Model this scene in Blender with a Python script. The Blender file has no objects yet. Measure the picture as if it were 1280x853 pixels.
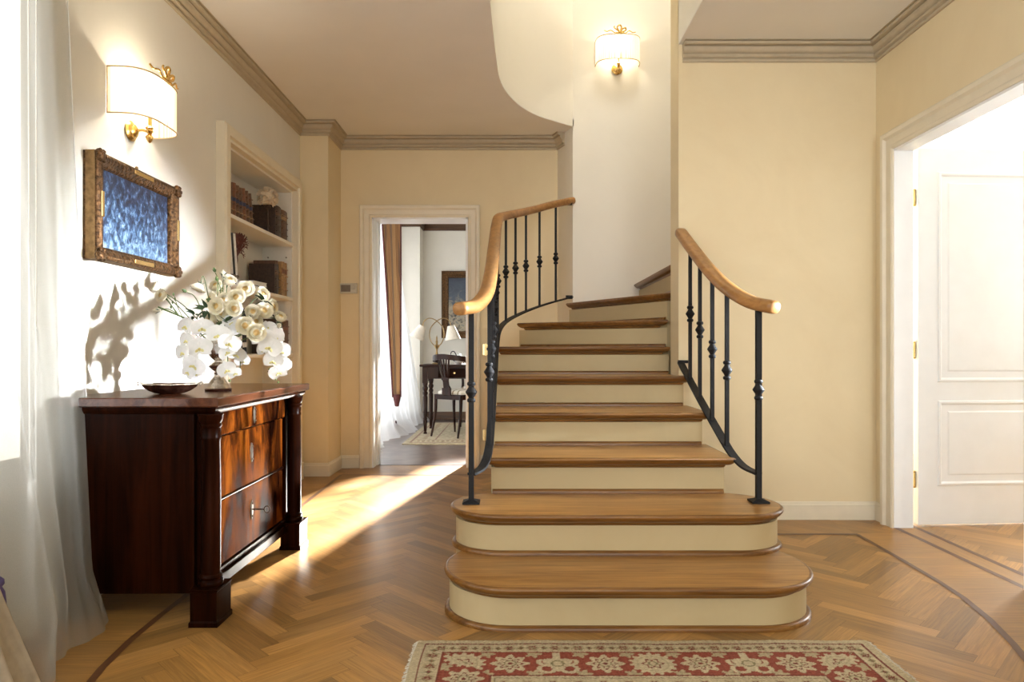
import bpy, bmesh, math, random
import numpy as np
from mathutils import Vector, Matrix
random.seed(7)
C = bpy.context.scene.collection
PI = math.pi
sin, cos = math.sin, math.cos

# ------------------------------------------------------------------ mesh builder
class MB:
    def __init__(s):
        s.v = []; s.f = []; s.m = []; s.cur = 0
    def add(s, vs, fs):
        b = len(s.v)
        s.v += [tuple(p) for p in vs]
        for f in fs:
            s.f.append(tuple(b + i for i in f)); s.m.append(s.cur)
        return s
    def box(s, x0, x1, y0, y1, z0, z1):
        vs = [(x0,y0,z0),(x1,y0,z0),(x1,y1,z0),(x0,y1,z0),(x0,y0,z1),(x1,y0,z1),(x1,y1,z1),(x0,y1,z1)]
        return s.add(vs, [(0,3,2,1),(4,5,6,7),(0,1,5,4),(1,2,6,5),(2,3,7,6),(3,0,4,7)])
    def loops(s, loops, closed=True, cap0=False, cap1=False, wrap=False):
        n = len(loops[0]); vs = [p for l in loops for p in l]; fs = []
        L = len(loops)
        for i in range(L if wrap else L-1):
            a = i*n; b = ((i+1) % L)*n
            for j in range(n if closed else n-1):
                k = (j+1) % n
                fs.append((a+j, a+k, b+k, b+j))
        if cap0: fs.append(tuple(range(n-1, -1, -1)))
        if cap1: fs.append(tuple((L-1)*n + j for j in range(n)))
        return s.add(vs, fs)
    def prism(s, poly, z0, z1):
        return s.loops([[(x,y,z0) for x,y in poly], [(x,y,z1) for x,y in poly]], True, True, True)
    def lathe(s, prof, c=(0,0,0), n=24, axis='z', cap=True):
        lp = []
        for r, h in prof:
            ring = []
            for i in range(n):
                a = 2*PI*i/n; p = (r*cos(a), r*sin(a), h)
                if axis == 'x': p = (h, p[0], p[1])
                elif axis == 'y': p = (p[0], h, p[1])
                ring.append((c[0]+p[0], c[1]+p[1], c[2]+p[2]))
            lp.append(ring)
        return s.loops(lp, True, cap, cap)
    def tube(s, path, r, n=8, cap=True, flat=None, up=(0,0,1)):
        # r number or list; flat=(w,h): rectangular/elliptic section multipliers
        P = [Vector(p) for p in path]; N = len(P)
        rs = r if isinstance(r, (list, tuple)) else [r]*N
        lp = []; prev = None
        for i, p in enumerate(P):
            t = (P[min(i+1,N-1)] - P[max(i-1,0)])
            if t.length < 1e-9: t = Vector((0,0,1))
            t.normalize()
            if prev is None:
                u = Vector(up)
                if abs(t.dot(u)) > .95: u = Vector((1,0,0))
                a = t.cross(u).normalized()
            else:
                a = (prev - t*prev.dot(t)).normalized()
            prev = a; b = a.cross(t)
            lp.append([tuple(p + (a*cos(2*PI*k/n) + b*sin(2*PI*k/n))*rs[i]) for k in range(n)])
        return s.loops(lp, True, cap, cap)
    def rail(s, path, prof, cap=True):
        # sweep profile (side, up) along a 3-D path keeping the side vector level
        P = [Vector(p) for p in path]; N = len(P); lp = []
        for i, p in enumerate(P):
            t = (P[min(i+1,N-1)] - P[max(i-1,0)]).normalized()
            sd = Vector((t.y, -t.x, 0))
            sd = sd.normalized() if sd.length > 1e-6 else Vector((1,0,0))
            u = sd.cross(t)
            lp.append([tuple(p + sd*a + u*b) for a, b in prof])
        return s.loops(lp, True, cap, cap)
    def ball(s, c, r, nu=12, nv=8, jit=0, rot=None):
        rx, ry, rz = (r, r, r) if not isinstance(r, (list, tuple)) else r
        lp = []
        for j in range(nv+1):
            t = PI*j/nv; ring = []
            for i in range(nu):
                a = 2*PI*i/nu
                k = 1 + (random.uniform(-jit, jit) if jit and 0 < j < nv else 0)
                p = Vector((rx*sin(t)*cos(a)*k, ry*sin(t)*sin(a)*k, -rz*cos(t)*k))
                if j == 0 or j == nv: p = Vector((0,0,-rz*cos(t)))
                if rot: p = rot @ p
                ring.append((c[0]+p.x, c[1]+p.y, c[2]+p.z))
            lp.append(ring)
        return s.loops(lp)
    def grid(s, fn, nu, nv):
        vs = [fn(i/nu, j/nv) for j in range(nv+1) for i in range(nu+1)]
        fs = [(j*(nu+1)+i, j*(nu+1)+i+1, (j+1)*(nu+1)+i+1, (j+1)*(nu+1)+i) for j in range(nv) for i in range(nu)]
        return s.add(vs, fs)
    def xform(s, M, start=0):
        for i in range(start, len(s.v)):
            s.v[i] = tuple(M @ Vector(s.v[i]))
        return s
    def build(s, name, mats, parent=None, smooth=35, world=True, bevel=0, solid=0, fix=True):
        off = Vector((0,0,0))
        if parent is not None and world:
            q = parent
            while q is not None:
                off += Vector(q.location); q = q.parent
        me = bpy.data.meshes.new(name)
        me.from_pydata([(p[0]-off.x, p[1]-off.y, p[2]-off.z) for p in s.v], [], s.f)
        if not isinstance(mats, (list, tuple)): mats = [mats]
        for m in mats: me.materials.append(m)
        if len(mats) > 1:
            me.polygons.foreach_set('material_index', s.m)
        if fix:
            bm = bmesh.new(); bm.from_mesh(me)
            bmesh.ops.remove_doubles(bm, verts=bm.verts, dist=1e-6)
            bmesh.ops.recalc_face_normals(bm, faces=bm.faces)
            bm.to_mesh(me); bm.free()
        if smooth:
            me.polygons.foreach_set('use_smooth', [True]*len(me.polygons))
            me.set_sharp_from_angle(angle=math.radians(smooth))
        o = bpy.data.objects.new(name, me); C.objects.link(o)
        if parent is not None: o.parent = parent
        if bevel:
            b = o.modifiers.new('Bevel', 'BEVEL'); b.width = bevel; b.segments = 2; b.limit_method = 'ANGLE'; b.angle_limit = math.radians(40)
            b.harden_normals = False
        if solid:
            sd = o.modifiers.new('Solidify', 'SOLIDIFY'); sd.thickness = solid; sd.offset = 0
        return o

def thing(name, label, cat, loc=(0,0,0), rz=0, group=None):
    o = bpy.data.objects.new(name, None); C.objects.link(o)
    o.empty_display_size = .05
    o.location = loc; o.rotation_euler = (0,0,rz)
    return tag(o, label, cat, group)
def tag(o, label, cat, group=None, kind=None):
    o['label'] = label; o['category'] = cat
    if group: o['group'] = group
    if kind: o['kind'] = kind
    return o
def struct(o):
    o['kind'] = 'structure'; return o
KIDS = {}
def dup(root, loc, rz=None, label=None, group=None):
    def kids(o): return [c for c in bpy.data.objects if c.parent == o]
    r = root.copy(); C.objects.link(r); r.location = loc
    if rz is not None: r.rotation_euler = rz if isinstance(rz, (tuple, list)) else (0,0,rz)
    if label: r['label'] = label
    if group: r['group'] = group
    for ch in kids(root):
        c = ch.copy(); C.objects.link(c); c.parent = r
        for g in kids(ch):
            d = g.copy(); C.objects.link(d); d.parent = c
    return r

def catmull(pts, n=8):
    P = [Vector(p) for p in pts]; out = []
    for i in range(len(P)-1):
        p0 = P[i-1] if i else P[0]*2-P[1]; p1 = P[i]; p2 = P[i+1]
        p3 = P[i+2] if i+2 < len(P) else P[-1]*2-P[-2]
        for k in range(n):
            t = k/n
            out.append(.5*((2*p1)+(-p0+p2)*t+(2*p0-5*p1+4*p2-p3)*t*t+(-p0+3*p1-3*p2+p3)*t**3))
    out.append(P[-1]); return out

def miters(path, closed=False):
    n = len(path); out = []
    for i in range(n):
        a = path[i-1] if (i or closed) else None
        b = path[i]; c = path[(i+1) % n] if (i < n-1 or closed) else None
        def nr(p, q):
            dx, dy = q[0]-p[0], q[1]-p[1]; l = math.hypot(dx, dy) or 1
            return (dy/l, -dx/l)
        if a is None: m = nr(b, c)
        elif c is None: m = nr(a, b)
        else:
            n1 = nr(a, b); n2 = nr(b, c); k = 1 + n1[0]*n2[0] + n1[1]*n2[1]
            k = max(k, .3); m = ((n1[0]+n2[0])/k, (n1[1]+n2[1])/k)
        out.append(m)
    return out
def sweep_plan(mb, path, prof, cap=True, z=0):
    # prof: closed loop of (d, z); d measured to the right of the direction of travel
    ms = miters(path)
    lp = [[(p[0]+m[0]*d, p[1]+m[1]*d, z+h) for d, h in prof] for p, m in zip(path, ms)]
    return mb.loops(lp, True, cap, cap)
def inset(poly, d):
    # poly counter-clockwise; positive d shrinks
    ms = miters(poly, True)
    return [(p[0]-m[0]*d, p[1]-m[1]*d) for p, m in zip(poly, ms)]
def slab(mb, poly, layers):
    return mb.loops([[(x,y,z) for x,y in inset(poly, d)] for d, z in layers], True, True, True)
def ring_panel(mb, mapf, u0, u1, v0, v1, prof, fill=True):
    # mitred rectangular moulding: prof = [(inset, depth), ...]
    lp = [[mapf(u0+i, v0+i, d), mapf(u1-i, v0+i, d), mapf(u1-i, v1-i, d), mapf(u0+i, v1-i, d)] for i, d in prof]
    return mb.loops(lp, True, False, fill)
def casing(mb, mapf, u0, u1, v1, prof, v0=0):
    # three-sided door casing, prof closed loop of (offset outward from the opening, depth)
    st = []
    for i, d in prof: st.append([mapf(u0-i, v0, d), mapf(u0-i, v1+i, d), mapf(u1+i, v1+i, d), mapf(u1+i, v0, d)])
    lp = [[st[k][j] for k in range(len(prof))] for j in range(4)]
    return mb.loops(lp, True, True, True)
def wall_hole(mb, axis, c0, c1, a0, a1, z0, z1, holes):
    # wall slab of thickness c0..c1; axis 'x' runs along x, 'y' along y; holes (a0,a1,z0,z1) sorted
    def bx(p, q, r, t):
        if q-p < 1e-6 or t-r < 1e-6: return
        if axis == 'x': mb.box(p, q, c0, c1, r, t)
        else: mb.box(c0, c1, p, q, r, t)
    cur = a0
    for h0, h1, g0, g1 in holes:
        bx(cur, h0, z0, z1); bx(h0, h1, z0, g0); bx(h0, h1, g1, z1); cur = h1
    bx(cur, a1, z0, z1); return mb

# ------------------------------------------------------------------ materials
def newmat(name):
    m = bpy.data.materials.new(name); m.use_nodes = True
    nt = m.node_tree; b = nt.nodes['Principled BSDF']
    return m, nt, b
def N(nt, t, **kw):
    n = nt.nodes.new(t)
    for k, v in kw.items():
        if k in n.inputs: n.inputs[k].default_value = v
        else: setattr(n, k, v)
    return n
def rgb(c): return (c[0], c[1], c[2], 1)
def ramp(nt, stops):
    r = nt.nodes.new('ShaderNodeValToRGB'); e = r.color_ramp.elements
    while len(e) < len(stops): e.new(.5)
    for i, (p, c) in enumerate(stops): e[i].position = p; e[i].color = rgb(c)
    return r
def coords(nt, scale=(1,1,1), kind='Object', loc=(0,0,0)):
    tc = nt.nodes.new('ShaderNodeTexCoord'); mp = nt.nodes.new('ShaderNodeMapping')
    mp.inputs['Scale'].default_value = scale; mp.inputs['Location'].default_value = loc
    nt.links.new(tc.outputs[kind], mp.inputs['Vector']); return mp
def bump(nt, b, src, strength, dist=.01):
    n = nt.nodes.new('ShaderNodeBump'); n.inputs['Strength'].default_value = strength; n.inputs['Distance'].default_value = dist
    nt.links.new(src, n.inputs['Height']); nt.links.new(n.outputs[0], b.inputs['Normal'])
def plain(name, c, rough=.5, metal=0, spec=.5, coat=0, bumps=0, bscale=60, var=.08):
    m, nt, b = newmat(name)
    b.inputs['Roughness'].default_value = rough; b.inputs['Metallic'].default_value = metal
    b.inputs['Specular IOR Level'].default_value = spec; b.inputs['Coat Weight'].default_value = coat
    b.inputs['Coat Roughness'].default_value = .1
    mp = coords(nt); nz = N(nt, 'ShaderNodeTexNoise', Scale=bscale, Detail=4.0)
    nt.links.new(mp.outputs[0], nz.inputs['Vector'])
    r = ramp(nt, [(.3, [x*(1-var) for x in c]), (.7, [min(1, x*(1+var)) for x in c])])
    nt.links.new(nz.outputs[0], r.inputs[0]); nt.links.new(r.outputs[0], b.inputs['Base Color'])
    if bumps: bump(nt, b, nz.outputs[0], bumps)
    return m
def plaster(name, c, c2):
    m, nt, b = newmat(name)
    b.inputs['Roughness'].default_value = .55; b.inputs['Specular IOR Level'].default_value = .3
    mp = coords(nt); n1 = N(nt, 'ShaderNodeTexNoise', Scale=1.6, Detail=6.0, Roughness=.65, Distortion=.6)
    n2 = N(nt, 'ShaderNodeTexNoise', Scale=35.0, Detail=4.0)
    nt.links.new(mp.outputs[0], n1.inputs['Vector']); nt.links.new(mp.outputs[0], n2.inputs['Vector'])
    r = ramp(nt, [(.3, c2), (.65, c)])
    nt.links.new(n1.outputs[0], r.inputs[0]); nt.links.new(r.outputs[0], b.inputs['Base Color'])
    bump(nt, b, n2.outputs[0], .06, .004); return m
def wood(name, dark, light, axis=0, rough=.35, coat=.2, fine=38, blotch=0, mid=None, lo=.3, hi=.72, spec=.4):
    m, nt, b = newmat(name); b.inputs['Specular IOR Level'].default_value = spec
    b.inputs['Roughness'].default_value = rough; b.inputs['Coat Weight'].default_value = coat; b.inputs['Coat Roughness'].default_value = .12
    sc = [fine]*3; sc[axis] = fine/18
    mp = coords(nt, sc); n1 = N(nt, 'ShaderNodeTexNoise', Scale=1.0, Detail=7.0, Roughness=.62, Distortion=.8)
    nt.links.new(mp.outputs[0], n1.inputs['Vector'])
    st = [(lo, dark), (hi, light)] if mid is None else [(lo, dark), ((lo+hi)/2, mid), (hi, light)]
    r = ramp(nt, st); nt.links.new(n1.outputs[0], r.inputs[0])
    sc2 = [7]*3; sc2[axis] = .9
    mp2 = coords(nt, sc2, loc=(3,1,2)); n2 = N(nt, 'ShaderNodeTexNoise', Scale=1.0, Detail=3.0, Distortion=1.5)
    nt.links.new(mp2.outputs[0], n2.inputs['Vector'])
    r2 = ramp(nt, [(.35, (.72,.72,.72)), (.65, (1,1,1))]); nt.links.new(n2.outputs[0], r2.inputs[0])
    mx = N(nt, 'ShaderNodeMix', data_type='RGBA', blend_type='MULTIPLY'); mx.inputs[0].default_value = .8
    nt.links.new(r.outputs[0], mx.inputs[6]); nt.links.new(r2.outputs[0], mx.inputs[7])
    nt.links.new(mx.outputs[2], b.inputs['Base Color'])
    bump(nt, b, n1.outputs[0], .08, .002); return m
def flame(name):
    # figured mahogany: dark and amber flames running up the drawer fronts
    m, nt, b = newmat(name)
    b.inputs['Roughness'].default_value = .22; b.inputs['Specular IOR Level'].default_value = .002; b.inputs['Coat Weight'].default_value = 0; b.inputs['Coat Roughness'].default_value = .12
    mp = coords(nt, (8, 8, 2.0)); n1 = N(nt, 'ShaderNodeTexNoise', Scale=1.0, Detail=7.0, Roughness=.6, Distortion=1.2)
    nt.links.new(mp.outputs[0], n1.inputs['Vector'])
    r = ramp(nt, [(.38, (.008,.002,.001)), (.47, (.034,.008,.0015)), (.57, (.115,.028,.0035)), (.70, (.19,.055,.007))])
    nt.links.new(n1.outputs[0], r.inputs[0])
    mp2 = coords(nt, (60, 60, 5)); n2 = N(nt, 'ShaderNodeTexNoise', Scale=1.0, Detail=5.0)
    nt.links.new(mp2.outputs[0], n2.inputs['Vector'])
    r2 = ramp(nt, [(.3, (.6,.6,.6)), (.7, (1,1,1))]); nt.links.new(n2.outputs[0], r2.inputs[0])
    mx = N(nt, 'ShaderNodeMix', data_type='RGBA', blend_type='MULTIPLY'); mx.inputs[0].default_value = .7
    nt.links.new(r.outputs[0], mx.inputs[6]); nt.links.new(r2.outputs[0], mx.inputs[7])
    nt.links.new(mx.outputs[2], b.inputs['Base Color']); return m
def attr_mat(name, attr, rough, grain=True, coat=0.0, bumpy=0):
    m, nt, b = newmat(name)
    b.inputs['Roughness'].default_value = rough; b.inputs['Coat Weight'].default_value = coat; b.inputs['Coat Roughness'].default_value = .2
    at = N(nt, 'ShaderNodeAttribute'); at.attribute_name = attr
    if grain:
        uv = N(nt, 'ShaderNodeUVMap'); mp = nt.nodes.new('ShaderNodeMapping'); mp.inputs['Scale'].default_value = (5, 120, 1)
        nt.links.new(uv.outputs[0], mp.inputs['Vector'])
        n1 = N(nt, 'ShaderNodeTexNoise', Scale=1.0, Detail=6.0, Roughness=.6, Distortion=.6)
        nt.links.new(mp.outputs[0], n1.inputs['Vector'])
        b.inputs['Specular IOR Level'].default_value = .42
        r = ramp(nt, [(.32, (.55,.48,.40)), (.66, (1.1,1.08,1.04))]); nt.links.new(n1.outputs[0], r.inputs[0])
        mx = N(nt, 'ShaderNodeMix', data_type='RGBA', blend_type='MULTIPLY'); mx.inputs[0].default_value = .8
        nt.links.new(at.outputs['Color'], mx.inputs[6]); nt.links.new(r.outputs[0], mx.inputs[7])
        nt.links.new(mx.outputs[2], b.inputs['Base Color'])
        bump(nt, b, n1.outputs[0], .05, .002)
        rr = N(nt, 'ShaderNodeMapRange'); rr.inputs[3].default_value = rough-.07; rr.inputs[4].default_value = rough+.1
        nt.links.new(n1.outputs[0], rr.inputs[0]); nt.links.new(rr.outputs[0], b.inputs['Roughness'])
    else:
        mp = coords(nt, (90, 300, 90)); n1 = N(nt, 'ShaderNodeTexNoise', Scale=1.0, Detail=4.0)
        nt.links.new(mp.outputs[0], n1.inputs['Vector'])
        r = ramp(nt, [(.3, (.72,.72,.72)), (.7, (1.08,1.08,1.08))]); nt.links.new(n1.outputs[0], r.inputs[0])
        mx = N(nt, 'ShaderNodeMix', data_type='RGBA', blend_type='MULTIPLY'); mx.inputs[0].default_value = 1
        nt.links.new(at.outputs['Color'], mx.inputs[6]); nt.links.new(r.outputs[0], mx.inputs[7])
        nt.links.new(mx.outputs[2], b.inputs['Base Color'])
        bump(nt, b, n1.outputs[0], bumpy, .004)
        b.inputs['Specular IOR Level'].default_value = .1
    return m
def sheer(name, c, trans=.4, tl=.6):
    m = bpy.data.materials.new(name); m.use_nodes = True; nt = m.node_tree; nt.nodes.clear()
    out = N(nt, 'ShaderNodeOutputMaterial'); tp = N(nt, 'ShaderNodeBsdfTransparent'); df = N(nt, 'ShaderNodeBsdfDiffuse'); tr = N(nt, 'ShaderNodeBsdfTranslucent')
    df.inputs[0].default_value = rgb(c); tr.inputs[0].default_value = rgb(c)
    mp = coords(nt, (700, 700, 700)); wv = N(nt, 'ShaderNodeTexNoise', Scale=1.0)
    nt.links.new(mp.outputs[0], wv.inputs['Vector'])
    rr = N(nt, 'ShaderNodeMapRange'); rr.inputs[3].default_value = trans-.08; rr.inputs[4].default_value = trans+.08
    nt.links.new(wv.outputs[0], rr.inputs[0])
    m1 = N(nt, 'ShaderNodeMixShader'); m1.inputs[0].default_value = tl
    m2 = N(nt, 'ShaderNodeMixShader')
    nt.links.new(df.outputs[0], m1.inputs[1]); nt.links.new(tr.outputs[0], m1.inputs[2])
    nt.links.new(rr.outputs[0], m2.inputs[0]); nt.links.new(m1.outputs[0], m2.inputs[1]); nt.links.new(tp.outputs[0], m2.inputs[2])
    nt.links.new(m2.outputs[0], out.inputs[0]); return m
def petal(name, c, c2, sss=.0):
    m = bpy.data.materials.new(name); m.use_nodes = True; nt = m.node_tree; nt.nodes.clear()
    out = N(nt, 'ShaderNodeOutputMaterial'); df = N(nt, 'ShaderNodeBsdfDiffuse'); tr = N(nt, 'ShaderNodeBsdfTranslucent')
    mp = coords(nt, (60, 60, 60)); nz = N(nt, 'ShaderNodeTexNoise', Scale=1.0, Detail=3.0); nt.links.new(mp.outputs[0], nz.inputs['Vector'])
    r = ramp(nt, [(.35, c2), (.65, c)]); nt.links.new(nz.outputs[0], r.inputs[0])
    nt.links.new(r.outputs[0], df.inputs[0]); nt.links.new(r.outputs[0], tr.inputs[0])
    m1 = N(nt, 'ShaderNodeMixShader'); m1.inputs[0].default_value = .35
    nt.links.new(df.outputs[0], m1.inputs[1]); nt.links.new(tr.outputs[0], m1.inputs[2]); nt.links.new(m1.outputs[0], out.inputs[0]); return m
def glass(name):
    m = bpy.data.materials.new(name); m.use_nodes = True; nt = m.node_tree; nt.nodes.clear()
    out = N(nt, 'ShaderNodeOutputMaterial'); tp = N(nt, 'ShaderNodeBsdfTransparent'); gl = N(nt, 'ShaderNodeBsdfGlossy'); gl.inputs['Roughness'].default_value = .02
    m1 = N(nt, 'ShaderNodeMixShader'); m1.inputs[0].default_value = .06
    nt.links.new(tp.outputs[0], m1.inputs[1]); nt.links.new(gl.outputs[0], m1.inputs[2]); nt.links.new(m1.outputs[0], out.inputs[0]); return m
def shade_mat(name, c, emit):
    m = bpy.data.materials.new(name); m.use_nodes = True; nt = m.node_tree; nt.nodes.clear()
    out = N(nt, 'ShaderNodeOutputMaterial'); df = N(nt, 'ShaderNodeBsdfDiffuse'); tr = N(nt, 'ShaderNodeBsdfTranslucent'); em = N(nt, 'ShaderNodeEmission')
    for q in (df, tr): q.inputs[0].default_value = rgb(c)
    em.inputs[0].default_value = (1, .90, .70, 1); em.inputs[1].default_value = emit*.5
    m1 = N(nt, 'ShaderNodeMixShader'); m1.inputs[0].default_value = .45; ad = N(nt, 'ShaderNodeAddShader')
    nt.links.new(df.outputs[0], m1.inputs[1]); nt.links.new(tr.outputs[0], m1.inputs[2])
    nt.links.new(m1.outputs[0], ad.inputs[0]); nt.links.new(em.outputs[0], ad.inputs[1]); nt.links.new(ad.outputs[0], out.inputs[0]); return m
def stripes(name, cols, scale, axis=0, rough=.8):
    m, nt, b = newmat(name); b.inputs['Roughness'].default_value = rough; b.inputs['Specular IOR Level'].default_value = .2
    mp = coords(nt); sp = N(nt, 'ShaderNodeSeparateXYZ'); nt.links.new(mp.outputs[0], sp.inputs[0])
    mu = N(nt, 'ShaderNodeMath', operation='MULTIPLY'); mu.inputs[1].default_value = scale; nt.links.new(sp.outputs[axis], mu.inputs[0])
    fr = N(nt, 'ShaderNodeMath', operation='FRACT'); nt.links.new(mu.outputs[0], fr.inputs[0])
    r = ramp(nt, cols); r.color_ramp.interpolation = 'CONSTANT'
    nt.links.new(fr.outputs[0], r.inputs[0]); nt.links.new(r.outputs[0], b.inputs['Base Color']); return m
def canvas_paint(name, stops, scale, rough=.3, dist=1.5):
    m, nt, b = newmat(name); b.inputs['Roughness'].default_value = rough; b.inputs['Coat Weight'].default_value = .5; b.inputs['Coat Roughness'].default_value = .25
    mp = coords(nt, scale); n1 = N(nt, 'ShaderNodeTexNoise', Scale=1.0, Detail=8.0, Roughness=.7, Distortion=dist); nt.links.new(mp.outputs[0], n1.inputs['Vector'])
    sp = N(nt, 'ShaderNodeSeparateXYZ'); tc = coords(nt); nt.links.new(tc.outputs[0], sp.inputs[0])
    ad = N(nt, 'ShaderNodeMath', operation='MULTIPLY_ADD'); ad.inputs[1].default_value = -.55; nt.links.new(sp.outputs[2], ad.inputs[0]); nt.links.new(n1.outputs[0], ad.inputs[2])
    r = ramp(nt, stops); nt.links.new(ad.outputs[0], r.inputs[0]); nt.links.new(r.outputs[0], b.inputs['Base Color'])
    bump(nt, b, n1.outputs[0], .35, .003); return m

MT = {}
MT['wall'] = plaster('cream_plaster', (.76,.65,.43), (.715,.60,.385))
MT['wallL'] = plaster('cream_plaster_lit', (.76,.735,.665), (.72,.695,.625))  # same cream paint, made paler to stand in for light on this wall
MT['stairwall'] = plaster('stairwell_plaster_lit', (.80,.77,.69), (.77,.74,.66))  # same wall paint, whitened in colour as if by stairwell daylight
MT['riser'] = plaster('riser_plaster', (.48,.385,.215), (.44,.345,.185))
MT['shelf'] = plain('shelf_paint', (.76,.74,.68), .4, var=.02)
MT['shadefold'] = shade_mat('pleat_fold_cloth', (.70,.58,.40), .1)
MT['ceil'] = plain('ceiling_paint', (.80,.79,.76), .8, var=.02, bscale=3)
MT['white'] = plain('white_lacquer', (.86,.88,.89), .3, var=.02, bscale=8)
MT['whiteroom'] = plain('white_wall_paint', (.83,.82,.80), .6, var=.02, bscale=3)
MT['casing'] = plain('cream_casing_paint', (.74,.675,.53), .35, var=.03, bscale=12)
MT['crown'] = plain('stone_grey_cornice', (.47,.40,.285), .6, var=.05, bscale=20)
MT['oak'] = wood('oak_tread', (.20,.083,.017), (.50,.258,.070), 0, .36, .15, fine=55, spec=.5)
MT['oakshaded'] = wood('oak_shaded', (.10,.036,.006), (.27,.125,.028), 0, .36, .12, fine=55, spec=.4)  # tread oak darkened to paint shade on the nosings; base moldings share it
MT['rail'] = wood('oak_handrail', (.27,.120,.034), (.46,.235,.075), 1, .38, .08, spec=.3)
MT['mahog'] = wood('mahogany', (.003,.0008,.0003), (.026,.0055,.0014), 2, .3, .0, fine=30, spec=.04)
MT['mahogtop'] = wood('mahogany_top', (.04,.013,.007), (.13,.042,.018), 1, .16, .3, fine=30)
MT['flame'] = flame('flame_mahogany')
MT['darkwood'] = wood('dark_chair_wood', (.010,.003,.002), (.04,.012,.006), 2, .35, .05, spec=.2)
MT['brownwood'] = wood('brown_cornice_wood', (.06,.026,.012), (.16,.075,.035), 0, .4, .2)
MT['iron'] = plain('wrought_iron', (.010,.010,.011), .55, .2, .3, bumps=.15, bscale=120)
MT['gold'] = plain('gilt_brass', (.72,.47,.16), .25, 1, bumps=.1, bscale=90)
MT['brass'] = plain('polished_brass', (.75,.55,.25), .2, 1)
MT['giltframe'] = plain('antique_gilt', (.105,.052,.019), .4, .7, bumps=.8, bscale=70, var=.7)
MT['giltdark'] = plain('aged_gilt_side', (.28,.17,.07), .45, .6, bumps=.3, bscale=40, var=.4)
MT['giltbright'] = plain('bright_gilt_tablet', (.72,.50,.22), .25, .9)
MT['silver'] = plain('tarnished_silver', (.62,.55,.47), .16, 1, bumps=.3, bscale=110, var=.2)
MT['bronze'] = plain('dark_patina_metal', (.10,.045,.03), .25, .85, bumps=.25, bscale=80, var=.4)
MT['keymetal'] = plain('escutcheon_metal', (.20,.16,.12), .3, .9)
MT['plastic'] = plain('grey_plastic', (.50,.47,.40), .4, var=.02)
MT['sheer'] = sheer('sheer_white_voile', (.56,.565,.54), .52, .6)
MT['sheer2'] = sheer('sheer_far_voile', (.86,.88,.90), .25, .5)
MT['cordplastic'] = plain('white_cord_plastic', (.80,.80,.77), .4, var=.02)
MT['shade'] = shade_mat('pleated_shade_cloth', (.95,.87,.70), .5)
MT['piping'] = plain('shade_piping', (.42,.30,.15), .6)
MT['rose'] = petal('cream_rose_petal', (.95,.92,.80), (.93,.88,.70))
MT['roseheart'] = petal('yellow_rose_heart', (.92,.78,.45), (.86,.66,.30))
MT['orchid'] = petal('white_orchid_petal', (.93,.93,.92), (.87,.88,.86))
MT['lip'] = petal('yellow_orchid_lip', (.82,.78,.42), (.75,.66,.28))
MT['leaf'] = plain('dark_rose_leaf', (.030,.065,.022), .4, var=.4, bscale=40)
MT['stem'] = plain('green_flower_stem', (.10,.16,.045), .5, var=.3)
MT['bud'] = plain('green_flower_bud', (.12,.18,.06), .5, var=.3)
MT['paper'] = plain('book_paper', (.70,.64,.50), .8, bscale=200)
MT['whitepaper'] = plain('white_book_paper', (.85,.84,.80), .8, bscale=200)
MT['leather'] = plain('brown_leather', (.13,.065,.035), .5, var=.35, bumps=.2)
MT['leatherdark'] = plain('dark_leather', (.045,.024,.016), .45, var=.4, bumps=.2)
MT['tan'] = plain('tan_leather', (.36,.22,.10), .55, var=.3)
MT['blue'] = plain('navy_spine_label', (.03,.04,.10), .5)
MT['redlabel'] = plain('brown_spine_label', (.20,.08,.04), .5)
MT['black'] = plain('black_cover', (.012,.013,.02), .35)
MT['whitecover'] = plain('white_cover', (.80,.80,.80), .35)
MT['coral'] = plain('red_coral', (.14,.045,.04), .7, var=.3, bumps=.3)
MT['paleflower'] = plain('pale_dried_petal', (.72,.60,.44), .7, var=.15)
MT['beigecloth'] = plain('beige_drape_cloth', (.40,.34,.25), .85, var=.12, bscale=25)
MT['purple'] = plain('purple_cord', (.07,.05,.15), .6, var=.3)
MT['burgundy'] = plain('burgundy_cord', (.10,.02,.02), .7, var=.3)
MT['drape'] = stripes('striped_drape', [(0,(.40,.22,.11)),(.3,(.28,.19,.13)),(.42,(.50,.30,.15)),(.72,(.36,.20,.10)),(.9,(.24,.15,.10))], 9.0, 1)
MT['zebra'] = stripes('striped_seat', [(0,(.80,.76,.68)),(.5,(.30,.24,.16)),(.75,(.78,.74,.66))], 14.0, 0)
MT['tile'] = plain('terracotta_tile', (.135,.095,.085), .3, var=.4, bscale=6)
MT['farwall'] = plain('far_room_paint', (.74,.71,.64), .6, var=.03, bscale=3)
MT['porcelain'] = plain('white_porcelain', (.78,.78,.76), .15)
MT['lampshade'] = plain('cream_lamp_shade', (.80,.75,.66), .8)
MT['blind'] = plain('white_frame_paint', (.85,.85,.83), .4, var=.02)
MT['glass'] = glass('window_glass')
MT['floor'] = attr_mat('oak_parquet', 'tone', .34, True, .06)
MT['rug'] = attr_mat('wool_rug', 'tone', .95, False, 0, .5)
MT['rugedge'] = plain('rug_fringe_wool', (.50,.45,.35), .9, var=.2)
MT['bluepaint'] = canvas_paint('blue_canvas_glare', [(.34,(.004,.010,.026)),(.45,(.012,.030,.075)),(.54,(.05,.11,.21)),(.64,(.21,.32,.43)),(.78,(.55,.63,.68))], (34,34,24), .3, .4)  # brush strokes, with glare painted into the lighter tones
MT['landscape'] = canvas_paint('landscape_canvas', [(.25,(.012,.022,.05)),(.42,(.03,.05,.08)),(.52,(.20,.18,.14)),(.60,(.34,.28,.19)),(.70,(.015,.015,.015))], (4,4,7), .5)
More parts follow.
